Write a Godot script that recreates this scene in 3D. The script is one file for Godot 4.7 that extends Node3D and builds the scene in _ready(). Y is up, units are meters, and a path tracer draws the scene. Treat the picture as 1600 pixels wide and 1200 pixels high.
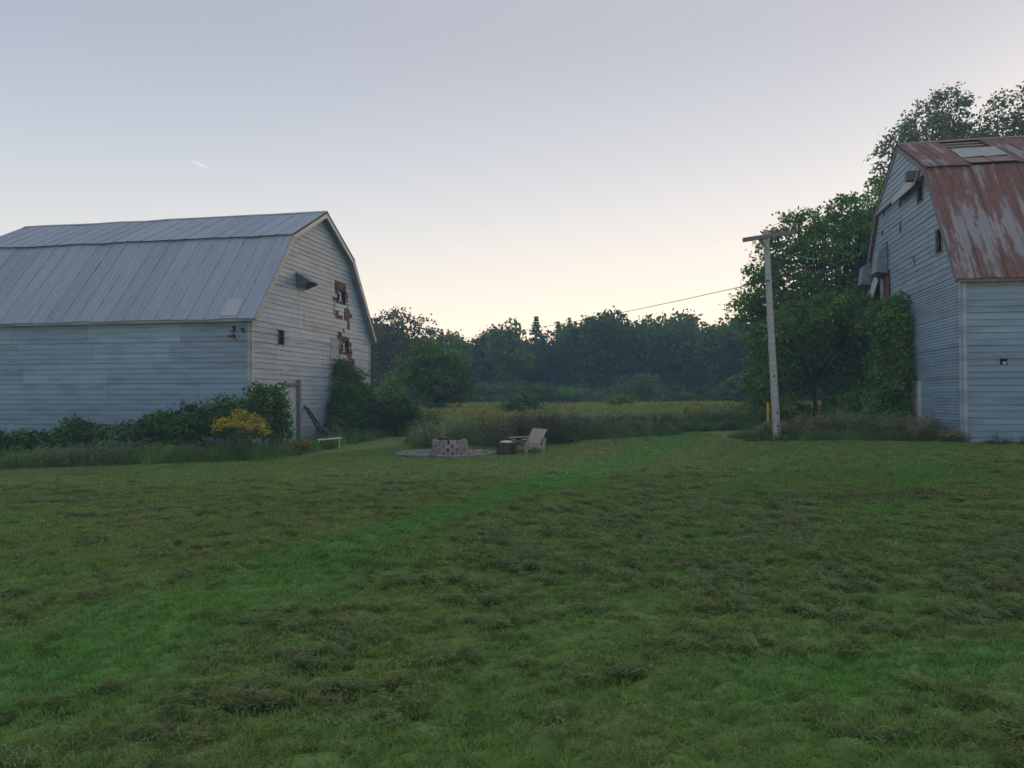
extends Node3D
# An evening lawn between two old gambrel barns. Units are metres, y is up, the camera looks along -z; "depth" below is -z.

const TH := 0.2007        # both barns are turned by 11.5 degrees
var rng := RandomNumberGenerator.new()
var taken := {}
var M := {}
var hgrid := PackedFloat32Array()
var n_big := FastNoiseLite.new()
var n_mid := FastNoiseLite.new()
var n_fine := FastNoiseLite.new()

# ------------------------------------------------------------------ mesh builder
class MB:
	var v := PackedVector3Array()
	var n := PackedVector3Array()
	var c := PackedColorArray()
	var uv := PackedVector2Array()
	func tri(a: Vector3, b: Vector3, d: Vector3, col: Color) -> void:
		var nn := (d - a).cross(b - a).normalized()
		v.append(a); v.append(b); v.append(d)
		n.append(nn); n.append(nn); n.append(nn)
		c.append(col); c.append(col); c.append(col)
	func quad(a: Vector3, b: Vector3, d: Vector3, e: Vector3, col: Color) -> void:
		tri(a, b, d, col)
		tri(a, d, e, col)
	func quad_out(a: Vector3, b: Vector3, d: Vector3, e: Vector3, mid: Vector3, col: Color) -> void:
		var nn := (d - a).cross(b - a)
		if nn.dot((a + b + d + e) * 0.25 - mid) < 0.0: quad(a, e, d, b, col)
		else: quad(a, b, d, e, col)
	func hexa(p: Array, col: Color) -> void:   # p[0..3] one loop, p[4..7] the opposite loop
		var m := Vector3.ZERO
		for q in p: m += q
		m /= 8.0
		quad_out(p[0], p[1], p[2], p[3], m, col)
		quad_out(p[4], p[5], p[6], p[7], m, col)
		for i in 4:
			var j := (i + 1) % 4
			quad_out(p[i], p[j], p[4 + j], p[4 + i], m, col)
	func box(o: Vector3, sz: Vector3, b: Basis, col: Color) -> void:
		var h := sz * 0.5
		var p := []
		for z in [-h.z, h.z]:
			p.append(o + b * Vector3(-h.x, -h.y, z)); p.append(o + b * Vector3(h.x, -h.y, z))
			p.append(o + b * Vector3(h.x, h.y, z)); p.append(o + b * Vector3(-h.x, h.y, z))
		hexa(p, col)
	func plank(a: Vector3, b: Vector3, up: Vector3, w: float, t: float, col: Color) -> void:  # a beam from a to b, w along up, t across
		var d := (b - a).normalized()
		var s := d.cross(up).normalized() * t * 0.5
		var u := s.cross(d).normalized() * w * 0.5
		hexa([a - s - u, a + s - u, a + s + u, a - s + u, b - s - u, b + s - u, b + s + u, b - s + u], col)
	func tube(pts: Array, rad: Array, sides: int, col: Color) -> void:
		var rings := []
		var norms := []
		for i in pts.size():
			var d: Vector3 = (pts[mini(i + 1, pts.size() - 1)] - pts[maxi(i - 1, 0)]).normalized()
			var s := d.cross(Vector3(0.13, 0.2, 0.97) if absf(d.y) > 0.7 else Vector3.UP).normalized()
			var t := s.cross(d).normalized()
			var ring := []
			var nr := []
			for k in sides:
				var a := TAU * k / sides
				var o := s * cos(a) + t * sin(a)
				nr.append(o)
				ring.append(pts[i] + o * rad[i])
			rings.append(ring); norms.append(nr)
		for i in pts.size() - 1:
			for k in sides:
				var k2 := (k + 1) % sides
				var q := [rings[i][k], rings[i][k2], rings[i + 1][k2], rings[i + 1][k]]
				var w := [norms[i][k], norms[i][k2], norms[i + 1][k2], norms[i + 1][k]]
				var order := [0, 1, 2, 0, 2, 3] if (q[2] - q[0]).cross(q[1] - q[0]).dot(w[0]) > 0.0 else [0, 2, 1, 0, 3, 2]
				for o in order:
					v.append(q[o]); n.append(w[o]); c.append(col)
		for e in [0, pts.size() - 1]:
			var out: Vector3 = pts[0] - pts[1] if e == 0 else pts[e] - pts[e - 1]
			for k in range(1, sides - 1):
				var a: Vector3 = rings[e][0]
				var b: Vector3 = rings[e][k]
				var d2: Vector3 = rings[e][k + 1]
				if (d2 - a).cross(b - a).dot(out) > 0.0: tri(a, b, d2, col)
				else: tri(a, d2, b, col)
	func leaf(p: Vector3, d: Vector3, s: Vector3, col: Color) -> void:   # base p, length vector d, half width vector s: a pointed, folded leaf
		var nn := d.cross(s)
		var m := p + d * 0.45
		var lift := nn.normalized() * s.length() * 0.35
		tri(p, m - s + lift, p + d, col)
		tri(p, p + d, m + s + lift, col)
	func blade(p: Vector3, d: Vector3, s: Vector3, col: Color) -> void:
		tri(p - s, p + d, p + s, col)
	func done() -> ArrayMesh:
		var a := []
		a.resize(Mesh.ARRAY_MAX)
		a[Mesh.ARRAY_VERTEX] = v
		a[Mesh.ARRAY_NORMAL] = n
		a[Mesh.ARRAY_COLOR] = c
		if uv.size() == v.size(): a[Mesh.ARRAY_TEX_UV] = uv
		var m := ArrayMesh.new()
		m.add_surface_from_arrays(Mesh.PRIMITIVE_TRIANGLES, a)
		return m

# ------------------------------------------------------------------ scene helpers
func numbered(called: String) -> String:
	if not taken.has(called):
		taken[called] = 0
		return called
	taken[called] += 1
	return "%s_%03d" % [called, taken[called]]

func thing(called: String, label: String, category: String, at: Vector3, turn := 0.0, group := "") -> Node3D:
	var o := Node3D.new()
	o.name = numbered(called)
	add_child(o)
	o.position = at
	o.rotation.y = turn
	o.set_meta("label", label)
	o.set_meta("category", category)
	if group: o.set_meta("group", group)
	return o

func part(called: String, mb, m: Material, parent: Node) -> MeshInstance3D:
	var o := MeshInstance3D.new()
	o.name = called
	o.mesh = mb.done() if mb is MB else mb
	o.material_override = m
	parent.add_child(o, true)
	return o

func setting(called: String, mb, m: Material) -> MeshInstance3D:
	var o := part(called, mb, m, self)
	o.set_meta("kind", "structure")
	return o

func scatter(called: String, mesh: Mesh, m: Material, spots: Array, cols: PackedColorArray, label := "", category := "", parent: Node = self) -> MultiMeshInstance3D:
	var mm := MultiMesh.new()
	mm.transform_format = MultiMesh.TRANSFORM_3D
	mm.use_colors = true
	mm.mesh = mesh
	mm.instance_count = spots.size()
	for i in spots.size():
		mm.set_instance_transform(i, spots[i])
		mm.set_instance_color(i, cols[i])
	var o := MultiMeshInstance3D.new()
	o.name = numbered(called) if parent == self else called
	o.multimesh = mm
	o.material_override = m
	parent.add_child(o, true)
	o.set_meta("kind", "stuff")
	if label: o.set_meta("label", label)
	if category: o.set_meta("category", category)
	return o

func noise(f: float, oct := 3, sd := 1) -> FastNoiseLite:
	var n := FastNoiseLite.new()
	n.seed = sd
	n.frequency = f
	n.fractal_octaves = oct
	n.noise_type = FastNoiseLite.TYPE_SIMPLEX_SMOOTH
	return n

func ntex(f: float, oct: int, sd: int, stops: Array, size := 512) -> NoiseTexture2D:   # stops: [offset, linear colour] pairs
	var t := NoiseTexture2D.new()
	t.noise = noise(f, oct, sd)
	t.width = size
	t.height = size
	t.seamless = true
	var g := Gradient.new()
	g.offsets = PackedFloat32Array(stops.map(func(s): return s[0]))
	g.colors = PackedColorArray(stops.map(func(s): return (s[1] as Color).linear_to_srgb()))
	t.color_ramp = g
	return t

func grey(x: float) -> Color: return Color(x, x, x)

func mat(called: String, rough := 0.8, tex: Texture2D = null, scale := Vector3.ONE, world := false) -> StandardMaterial3D:
	var m := StandardMaterial3D.new()
	m.resource_name = called
	m.vertex_color_use_as_albedo = true
	m.roughness = rough
	m.metallic_specular = 0.35
	m.cull_mode = BaseMaterial3D.CULL_DISABLED
	if tex:
		m.albedo_texture = tex
		m.uv1_triplanar = true
		m.uv1_world_triplanar = world
		m.uv1_scale = scale
	M[called] = m
	return m

func bump(m: StandardMaterial3D, tex: Texture2D, cm: float) -> void:
	m.heightmap_enabled = true
	m.heightmap_texture = tex
	m.heightmap_scale = cm

func vary(c: Color, k: float) -> Color:
	var f := 1.0 + rng.randf_range(-k, k)
	return Color(c.r * f * (1.0 + rng.randf_range(-k, k) * 0.3), c.g * f, c.b * f * (1.0 + rng.randf_range(-k, k) * 0.3))

func ball() -> Vector3:
	while true:
		var p := Vector3(rng.randf_range(-1, 1), rng.randf_range(-1, 1), rng.randf_range(-1, 1))
		if p.length_squared() < 1.0 and p.length_squared() > 0.001: return p
	return Vector3.UP

# ------------------------------------------------------------------ the lie of the land
const LAND := [[0, 3, 0.0], [-6, 6, 0.0], [7, 6, 0.03], [0, 12, -0.02], [-10, 14, -0.25], [10, 14, 0.1], [0, 20, -0.15], [-14, 20, -0.62], [14, 20, 0.24],
	[-2.5, 29, -0.72], [-0.4, 28.6, -0.68], [0.9, 30.4, -0.38], [14.8, 25, 0.27], [22, 24, 0.3], [10, 29, 0.37], [16, 36, 0.4], [-17.5, 26, -0.9], [-24, 26, -1.05], [-11, 28, -0.5],
	[-10, 33, -0.3], [-22, 33, -0.8], [-6, 37, -0.35], [-5, 46, -0.35], [5, 36, -0.05], [0, 44, -0.1], [12, 46, 0.1], [0, 62, 0.0], [24, 60, 0.1], [-24, 60, -0.3], [0, 100, 0.0], [60, 90, 0.2], [-60, 90, -0.3],
	[0, -12, 0.0], [20, 0, 0.1], [-20, 4, -0.4], [40, 30, 0.3], [-44, 30, -1.0]]

func land(x: float, d: float) -> float:
	var w := 0.0
	var s := 0.0
	for p in LAND:
		var q: float = ((x - p[0]) * (x - p[0]) + (d - p[1]) * (d - p[1]))
		var k: float = exp(-q / 60.0) + 0.02 / (1.0 + q * 0.01)
		w += k
		s += k * p[2]
	return s / w

func make_land() -> void:
	hgrid.resize(201 * 301)
	for j in 301:
		for i in 201:
			hgrid[j * 201 + i] = land(i * 0.5 - 50.0, j * 0.5 - 20.0)

func gy(x: float, z: float) -> float:
	var fx := clampf((x + 50.0) * 2.0, 0.0, 199.99)
	var fz := clampf((-z + 20.0) * 2.0, 0.0, 299.99)
	var i := int(fx)
	var j := int(fz)
	var a := fx - i
	var b := fz - j
	var k := j * 201 + i
	return (hgrid[k] * (1 - a) + hgrid[k + 1] * a) * (1 - b) + (hgrid[k + 201] * (1 - a) + hgrid[k + 202] * a) * b + n_mid.get_noise_2d(x, z) * 0.035

func at(px: float, d: float, lift := 0.0) -> Vector3:   # where the line of sight through column px of the 1600 wide photograph stands on the ground at that depth
	var x := (px - 800.0) / 1200.0 * d
	return Vector3(x, gy(x, -d) + lift, -d)

# how the turf is coloured: fresh mown lanes, dry turf, cut grass left lying
func lane(x: float, d: float) -> float:
	var c := 0.0
	if d < 9.0: c = lerpf(-2.9, -1.9, (d - 5.5) / 3.5)
	elif d < 13.0: c = lerpf(-1.9, -0.6, (d - 9.0) / 4.0)
	else: c = lerpf(-0.6, 2.4, (d - 13.0) / 8.0)
	return c

func turf(x: float, d: float) -> Vector3:   # (fresh green, dry, cuttings), each 0..1
	var w := n_big.get_noise_2d(x * 1.0, d * 0.55)
	var w2 := n_mid.get_noise_2d(x * 3.1 + 40.0, d * 3.1)
	var off := x - lane(x, d) + w2 * 0.3
	var g := exp(-off * off / 1.3)
	for q in [[3.3, 0.5], [6.8, 0.45], [-4.4, 0.5], [-7.6, 0.5], [-11.0, 0.4], [10.5, 0.4]]:
		g = maxf(g, q[1] * exp(-pow(off + q[0] * (0.55 + d * 0.03), 2.0) / 0.9))
	g = maxf(g, exp(-pow(d - 5.0 - w * 1.2 + (x - 4.0) * 0.10, 2.0) / 0.35) * smoothstep(0.0, 2.0, x))
	g = maxf(g, 0.8 * exp(-pow(x - 8.6 + w, 2.0) / 3.0 - pow(d - 16.5, 2.0) / 5.0))
	var dry := smoothstep(-0.15, 0.5, w + 0.55 * exp(-pow(x + 5.0, 2.0) / 9.0 - pow(d - 12.0, 2.0) / 30.0)) * (1.0 - g)
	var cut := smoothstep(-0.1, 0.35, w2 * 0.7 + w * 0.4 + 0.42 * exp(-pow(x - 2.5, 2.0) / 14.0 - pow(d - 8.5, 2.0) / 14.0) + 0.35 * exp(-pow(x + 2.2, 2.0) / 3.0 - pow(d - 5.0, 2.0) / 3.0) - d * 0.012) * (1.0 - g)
	return Vector3(g, dry, cut)

func turf_color(x: float, d: float) -> Color:
	var t := turf(x, d)
	var c := Color(0.178, 0.262, 0.060).lerp(Color(0.138, 0.310, 0.066), t.x)
	c = c.lerp(Color(0.245, 0.285, 0.074), t.y * 0.7)
	c = c.lerp(Color(0.215, 0.270, 0.102), t.z * 0.55)
	var br := exp(-pow(x - 6.0 - (d - 13.3) * 0.6, 2.0) / 3.2 - pow(d - 13.3, 2.0) / 0.35)
	return c.lerp(Color(0.150, 0.112, 0.070), br * 0.8)

# ------------------------------------------------------------------ foliage
func twig(o: Vector3, d: Vector3, f: MB, n: int, size: float, spread: float, tints: Array) -> void:
	# one leafy bough: flatter than wide, hanging a little outwards, of one tone
	var out := Vector3(d.x, 0, d.z)
	var tone := rng.randf_range(0.72, 1.28)
	var base: Color = tints[rng.randi() % tints.size()]
	base = Color(base.r * tone * rng.randf_range(0.9, 1.15), base.g * tone, base.b * tone)
	for k in n:
		var q := Vector3(rng.randfn(), rng.randfn() * 0.5, rng.randfn()) * spread
		q.y -= 0.35 * q.dot(out)
		var dir := (ball() + out * 0.6 + Vector3(0, -0.3, 0)).normalized()
		var side := dir.cross(ball() * 0.8 + Vector3(0, 0.5, 0)).normalized()
		var s := size * rng.randf_range(0.6, 1.3)
		f.leaf(o + q, dir * s, side.cross(dir).cross(dir).normalized() * s * 0.36 if rng.randf() < 0.3 else side * s * 0.36, vary(base, 0.2))

# lobes: [centre, radii, share]; leaves gather on clumps spread over the lobes
func foliage(lobes: Array, leaves: int, size: float, clump: float, tints: Array, per := 40, inner := 0.3) -> MB:
	var f := MB.new()
	var total := 0.0
	for l in lobes: total += l[2]
	for l in lobes:
		var n := int(leaves * l[2] / total / per)
		for i in n:
			var d := ball().normalized()
			var r := rng.randf_range(0.86, 1.04) if rng.randf() > inner else sqrt(rng.randf()) * 0.85
			r *= 1.0 + 0.16 * n_fine.get_noise_3dv((d * 1.7 + l[0]) * 3.0)
			var o: Vector3 = l[0] + d * l[1] * r
			twig(o, d, f, int(per * rng.randf_range(0.5, 1.5)), size, clump * 1.45 * rng.randf_range(0.6, 1.3), tints)
	return f

func limbs(f: MB, base: Vector3, fork: Vector3, r: float, lobes: Array, col: Color, n := 5) -> void:
	var mid := base.lerp(fork, 0.5) + Vector3(rng.randf_range(-0.5, 0.5), 0, rng.randf_range(-0.5, 0.5)) * r
	f.tube([base - Vector3(0, 0.2, 0), base.lerp(mid, 0.15), mid, fork], [r * 1.35, r, r * 0.85, r * 0.7], 8, col)
	for l in lobes:
		for k in n:
			var e: Vector3 = l[0] + ball() * l[1] * 0.8
			var m := fork.lerp(e, 0.5) + ball() * 0.12 * fork.distance_to(e)
			f.tube([fork, m, e], [r * 0.5, r * 0.26, r * 0.06], 5, col)

func tree(called: String, label: String, where: Vector3, lobes: Array, leaves: int, size: float, clump: float, tints: Array, trunk_r: float, fork_y: float, group := "", bark := Color(0.07, 0.055, 0.04), cat := "tree", per := 40) -> Node3D:
	var t := thing(called, label, cat, where, 0.0, group)
	var w := MB.new()
	limbs(w, Vector3.ZERO, Vector3(0, fork_y, 0), trunk_r, lobes, bark, 9 if fork_y > 3.0 else 5)
	part("trunk" if cat == "tree" else "stem", w, M.bark, t)
	part("crown" if cat == "tree" else "foliage", foliage(lobes, leaves, size, clump, tints, per), M.leaf, t)
	return t

func conifer_crown(h: float, r: float, tints: Array) -> MB:
	var f := MB.new()
	var y := h * 0.12
	while y < h:
		var k := 1.0 - y / h
		var n := int(5 + 8 * k)
		for i in n:
			var a := rng.randf() * TAU
			var l := r * (pow(k, 0.75) * 0.95 + 0.02) * rng.randf_range(0.5, 1.15)
			var d := Vector3(cos(a), -0.15, sin(a))
			for j in 6:
				var p := Vector3(0, y, 0) + d * l * (j + 0.6) / 6.0
				for m in 3:
					var q := (d * 0.6 + ball() * 0.8).normalized()
					f.leaf(p, q * 0.5 * (0.35 + k * 0.8), q.cross(ball()).normalized() * 0.1, vary(tints[rng.randi() % tints.size()], 0.25))
		y += h * 0.028
	return f

# an upright weed: stem, narrow leaves and a head; heads: 0 none, 1 goldenrod plume, 2 dry brown seed head, 3 small pale flowers
func weed(f: MB, o: Vector3, h: float, green: Color, head: int, headcol: Color, lean := 0.25) -> void:
	green = Color(green.r * 1.4, green.g * 1.5, green.b * 1.3)
	headcol = Color(headcol.r * 1.25, headcol.g * 1.25, headcol.b * 1.2)
	var top := o + Vector3(rng.randf_range(-lean, lean) * h, h, rng.randf_range(-lean, lean) * h)
	var s := Vector3(rng.randf_range(-1, 1), 0, rng.randf_range(-1, 1)).normalized() * 0.007
	var stemcol := vary(green, 0.2).lerp(Color(0.13, 0.115, 0.07), 0.35)
	f.tri(o - s, top, o + s, stemcol)
	f.tri(o - s.rotated(Vector3.UP, 1.5), top, o + s.rotated(Vector3.UP, 1.5), stemcol)
	var nl := int(6 + h * 9)
	for i in nl:
		var k := rng.randf_range(0.1, 0.95)
		var a := rng.randf() * TAU
		var d := Vector3(cos(a), rng.randf_range(-0.3, 0.7), sin(a)).normalized()
		var l := rng.randf_range(0.07, 0.16)
		f.leaf(o.lerp(top, k), d * l, d.cross(Vector3.UP).normalized() * l * 0.16, vary(green, 0.3))
	if head == 1:
		for i in 9:
			var a := rng.randf() * TAU
			var d := Vector3(cos(a), rng.randf_range(0.2, 0.9), sin(a)).normalized()
			var l := rng.randf_range(0.06, 0.14)
			f.leaf(top - Vector3(0, rng.randf() * 0.14, 0), d * l, d.cross(ball()).normalized() * l * 0.3, vary(headcol, 0.25))
	elif head >= 2:
		for i in (10 if head == 2 else 6):
			var q := top + Vector3(rng.randfn() * 0.05, -rng.randf() * h * 0.35, rng.randfn() * 0.05)
			var d := ball().normalized()
			f.leaf(q, d * 0.05, d.cross(ball()).normalized() * 0.02, vary(headcol, 0.3))

func weed_bush(called: String, label: String, where: Vector3, r: float, h: float, n: int, green: Color, head: int, headcol: Color, group := "", cat := "weeds") -> Node3D:
	var t := thing(called, label, cat, where, 0.0, group)
	var f := MB.new()
	for i in n:
		var a := rng.randf() * TAU
		var q := sqrt(rng.randf())
		var x := cos(a) * r * q
		var z := sin(a) * r * 0.7 * q
		weed(f, Vector3(x, gy(where.x + x, where.z + z) - where.y - 0.03, z), h * rng.randf_range(0.6, 1.0) * (1.0 - 0.35 * q), green, head if rng.randf() < 0.75 else 0, headcol, 0.12 + 0.25 * q)
	part("foliage", f, M.leaf, t)
	return t

# ------------------------------------------------------------------ barns
class Barn:
	var W := 12.63      # width of the gable
	var L := 16.6       # length
	var base := -0.3
	var ya := 5.3       # roof height above the side walls
	var yb := 8.95
	var vb := 2.95
	var yc := 10.72
	var over := 0.35    # how far the roof stands out over the gable
	var eave := 0.32
	var zs := 1.0       # local z runs along (1) or against (-1) v
	var c0 := 0.2165    # height of a course of siding
	var node: Node3D
	func vmin(y: float) -> float:
		if y <= ya: return 0.0
		if y <= yb: return (y - ya) / (yb - ya) * vb
		return vb + (y - yb) / (yc - yb) * (W * 0.5 - vb)
	func roof(v: float) -> float:
		var q := minf(v, W - v)
		if q < vb: return ya + (yb - ya) * q / vb
		return yb + (yc - yb) * (q - vb) / (W * 0.5 - vb)
	func p(u: float, y: float, v: float) -> Vector3: return Vector3(u, y, v * zs)

# holes and gaps: [s0, y0, s1, y1]
func cut_out(spans: Array, holes: Array, y0: float, y1: float, ragged: float) -> Array:
	var out := spans.duplicate()
	for h in holes:
		if minf(y1, h[3]) - maxf(y0, h[1]) < (y1 - y0) * 0.45: continue
		var a: float = h[0] + rng.randf_range(-ragged, ragged)
		var b: float = h[2] + rng.randf_range(-ragged, ragged)
		var nxt := []
		for s in out:
			if b <= s[0] or a >= s[1]: nxt.append(s); continue
			if a > s[0] + 0.02: nxt.append([s[0], a, s[2], true])
			if b < s[1] - 0.02: nxt.append([b, s[1], true, s[3]])
		out = nxt
	return out

# one wall: backing sheets behind, boards lapped over it; edge(y) gives where the wall starts at that height, width - edge(y) where it ends
func siding(b: Barn, wall: Node3D, gable: bool, y_from: float, y_to: float, width: float, course: float, sheet: int, holes: Array, torn: Array, joint_len: float, tint: Callable, m: Material, proud := 0.0) -> MB:
	var back := MB.new()
	var y := y_from
	var i := 0
	var joints := []
	var pos := func(s: float, yy: float, dd: float) -> Vector3: return b.p(-dd, yy, s) if gable else b.p(s, yy, -dd)
	while y < y_to - 0.02:
		var y1 := minf(y + course, y_to)
		if i % sheet == 0:
			joints = []
			var j := rng.randf_range(0.4, 1.0) * joint_len
			while j < width: joints.append(j); j += joint_len * rng.randf_range(0.85, 1.1)
		var e0 := b.vmin(y) if gable else 0.0
		var e1 := b.vmin(y1) if gable else 0.0
		var spans := cut_out([[e0, width - e0, false, false]], holes, y, y1, 0.0)
		for s in spans:
			var t0: float = s[0] if s[2] else e1
			var t1: float = s[1] if s[3] else width - e1
			back.hexa([pos.call(s[0], y, 0.0), pos.call(s[1], y, 0.0), pos.call(t1, y1, 0.0), pos.call(t0, y1, 0.0), pos.call(s[0], y, -0.05), pos.call(s[1], y, -0.05), pos.call(t1, y1, -0.05), pos.call(t0, y1, -0.05)], Color(0.05, 0.035, 0.028))
		spans = cut_out(spans, torn, y, y1, 0.2)
		var lift := 0.016 if i % sheet == 0 else 0.0
		for s in spans:
			var cuts := [s[0]]
			for j in joints:
				if j > s[0] + 0.3 and j < s[1] - 0.3: cuts.append(j)
			cuts.append(s[1])
			for k in cuts.size() - 1:
				var a: float = cuts[k] + 0.004
				var z: float = cuts[k + 1] - 0.004
				var a1: float = a if k > 0 or s[2] else e1
				var z1: float = z if k < cuts.size() - 2 or s[3] else width - e1
				if z1 - a1 < 0.03: a1 = (a1 + z1) * 0.5 - 0.015; z1 = a1 + 0.03
				var d := rng.randf_range(-0.004, 0.006) + proud
				var w := rng.randf_range(-0.004, 0.004)
				var w2 := rng.randf_range(-0.004, 0.004)
				var f := MB.new()
				f.hexa([pos.call(a, y + lift + w - 0.006, 0.034 + d), pos.call(z, y + lift + w2 - 0.006, 0.034 + d), pos.call(z1, y1 + w2, 0.008 + d), pos.call(a1, y1 + w, 0.008 + d),
					pos.call(a, y + lift + w - 0.006, 0.002), pos.call(z, y + lift + w2 - 0.006, 0.002), pos.call(z1, y1 + w2, 0.002), pos.call(a1, y1 + w, 0.002)], tint.call((a + z) * 0.5, y, i / sheet))
				part("board", f, m, wall)
		y = y1
		i += 1
	return back

func roof_panels(b: Barn, parent: Node3D, m: Material, skip := {}) -> void:
	var hw := b.W * 0.5
	var dl := Vector2(b.vb, b.yb - b.ya).normalized()
	# every slope: [v, y] at its top and at its foot
	var lo := Vector2(-b.eave, b.ya - b.eave * dl.y / dl.x)
	var slopes := [[Vector2(hw, b.yc), Vector2(b.vb - 0.12, b.yb - 0.06), 0.05], [Vector2(b.vb, b.yb), lo, 0.0]]
	var wd := 0.76
	for side in 2:
		for si in 2:
			var top: Vector2 = slopes[si][0]
			var foot: Vector2 = slopes[si][1]
			if side == 1: top.x = b.W - top.x; foot.x = b.W - foot.x
			var nrm := Vector2(-(foot.y - top.y), foot.x - top.x).normalized()
			if nrm.y < 0.0: nrm = -nrm
			var ln := top.distance_to(foot)
			var u := -b.over
			var k := 0
			while u < b.L + b.over - 0.1:
				var w := minf(wd, b.L + b.over - u)
				if not skip.has([side, si, k]):
					var f := MB.new()
					var prof := [[0.0, 0.004], [0.012, 0.032], [0.042, 0.032], [0.054, 0.0], [w * 0.36, 0.0], [w * 0.36 + 0.015, 0.012], [w * 0.36 + 0.03, 0.0], [w * 0.7, 0.0], [w * 0.7 + 0.015, 0.012], [w * 0.7 + 0.03, 0.0], [w + 0.03, 0.0]]
					var lift := 0.03 + float(slopes[si][2]) + rng.randf_range(0.0, 0.008)
					var drop := rng.randf_range(-0.02, 0.03)
					var foot2 := foot + (foot - top).normalized() * drop
					var sag0 := n_mid.get_noise_2d(u * 0.9, side * 40.0 + 7.0) * 0.05
					var sag1 := n_mid.get_noise_2d((u + w) * 0.9, side * 40.0 + 7.0) * 0.05
					var col := grey(rng.randf_range(0.9, 1.08))
					for q in prof.size() - 1:
						for layer in 2:
							var pts := []
							var uvs := []
							for e in [[0, 0], [1, 0], [1, 1], [0, 1]]:
								var pr: Array = prof[q + e[0]]
								var at2: Vector2 = (top if e[1] == 0 else foot2) + nrm * (pr[1] + lift - layer * 0.012)
								var uu: float = u + pr[0]
								pts.append(b.p(uu, at2.y + lerpf(sag0, sag1, pr[0] / w), at2.x))
								uvs.append(Vector2((uu + 0.5) / 20.0, (0.0 if si == 0 else 0.44) + (0.0 if e[1] == 0 else ln / 10.0) + side * 0.07))
							var n0 := f.v.size()
							var mid: Vector3 = (pts[0] + pts[2]) * 0.5 - b.p(0, nrm.y, nrm.x) * (0.1 if layer == 0 else -0.1)
							f.quad_out(pts[0], pts[1], pts[2], pts[3], mid, col)
							for x in range(n0, f.v.size()):
								var best := 0
								for y in 4:
									if f.v[x].is_equal_approx(pts[y]): best = y
								f.uv.append(uvs[best])
					part("roof_panel", f, m, parent)
				u += wd
				k += 1

func rake_trim(b: Barn, roof: Node3D, m: Material, col: Color) -> void:
	# barge boards along the gable edge, soffits between them and the wall, and the eave boards
	var hw := b.W * 0.5
	var sl := (b.yb - b.ya) / b.vb
	var pts := [Vector2(-b.eave + 0.02, b.ya - (b.eave - 0.02) * sl), Vector2(b.vb, b.yb), Vector2(hw, b.yc), Vector2(b.W - b.vb, b.yb), Vector2(b.W + b.eave - 0.02, b.ya - (b.eave - 0.02) * sl)]
	for end in 2:
		for i in 4:
			var a: Vector2 = pts[i]
			var z: Vector2 = pts[i + 1]
			var d := (z - a).normalized()
			var n := Vector2(-d.y, d.x)
			if n.y > 0: n = -n
			var u0 := -b.over + 0.01 if end == 0 else b.L + b.over - 0.05
			var f := MB.new()
			f.hexa([b.p(u0, a.y, a.x), b.p(u0, z.y, z.x), b.p(u0, z.y + n.y * 0.19, z.x + n.x * 0.19), b.p(u0, a.y + n.y * 0.19, a.x + n.x * 0.19),
				b.p(u0 + 0.035, a.y, a.x), b.p(u0 + 0.035, z.y, z.x), b.p(u0 + 0.035, z.y + n.y * 0.19, z.x + n.x * 0.19), b.p(u0 + 0.035, a.y + n.y * 0.19, a.x + n.x * 0.19)], vary(col, 0.08))
			part("barge_board", f, m, roof)
			if b.over > 0.1:
				var g := MB.new()
				var s0 := u0 + 0.04 if end == 0 else b.L + 0.002
				var s1 := -0.04 if end == 0 else u0 - 0.002
				g.hexa([b.p(s0, a.y + n.y * 0.05, a.x + n.x * 0.05), b.p(s0, z.y + n.y * 0.05, z.x + n.x * 0.05), b.p(s0, z.y + n.y * 0.08, z.x + n.x * 0.08), b.p(s0, a.y + n.y * 0.08, a.x + n.x * 0.08),
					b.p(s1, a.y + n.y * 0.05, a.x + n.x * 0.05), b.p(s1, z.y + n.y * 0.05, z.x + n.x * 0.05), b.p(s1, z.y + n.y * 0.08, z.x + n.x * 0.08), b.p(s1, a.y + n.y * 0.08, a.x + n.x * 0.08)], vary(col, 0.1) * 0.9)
				part("soffit", g, m, roof)
	for side in 2:
		var v := -b.eave + 0.05 if side == 0 else b.W + b.eave - 0.05
		var y := b.ya - (b.eave - 0.05) * sl
		var f := MB.new()
		f.box(b.p(b.L * 0.5, y - 0.085, v), Vector3(b.L + b.over * 2 - 0.14, 0.13, 0.03), Basis(), vary(col, 0.05))
		part("eave_board", f, m, roof)
		var g := MB.new()
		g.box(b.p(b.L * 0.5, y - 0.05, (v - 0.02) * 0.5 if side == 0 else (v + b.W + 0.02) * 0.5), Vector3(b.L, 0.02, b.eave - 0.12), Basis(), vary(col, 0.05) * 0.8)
		part("soffit", g, m, roof)

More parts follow.
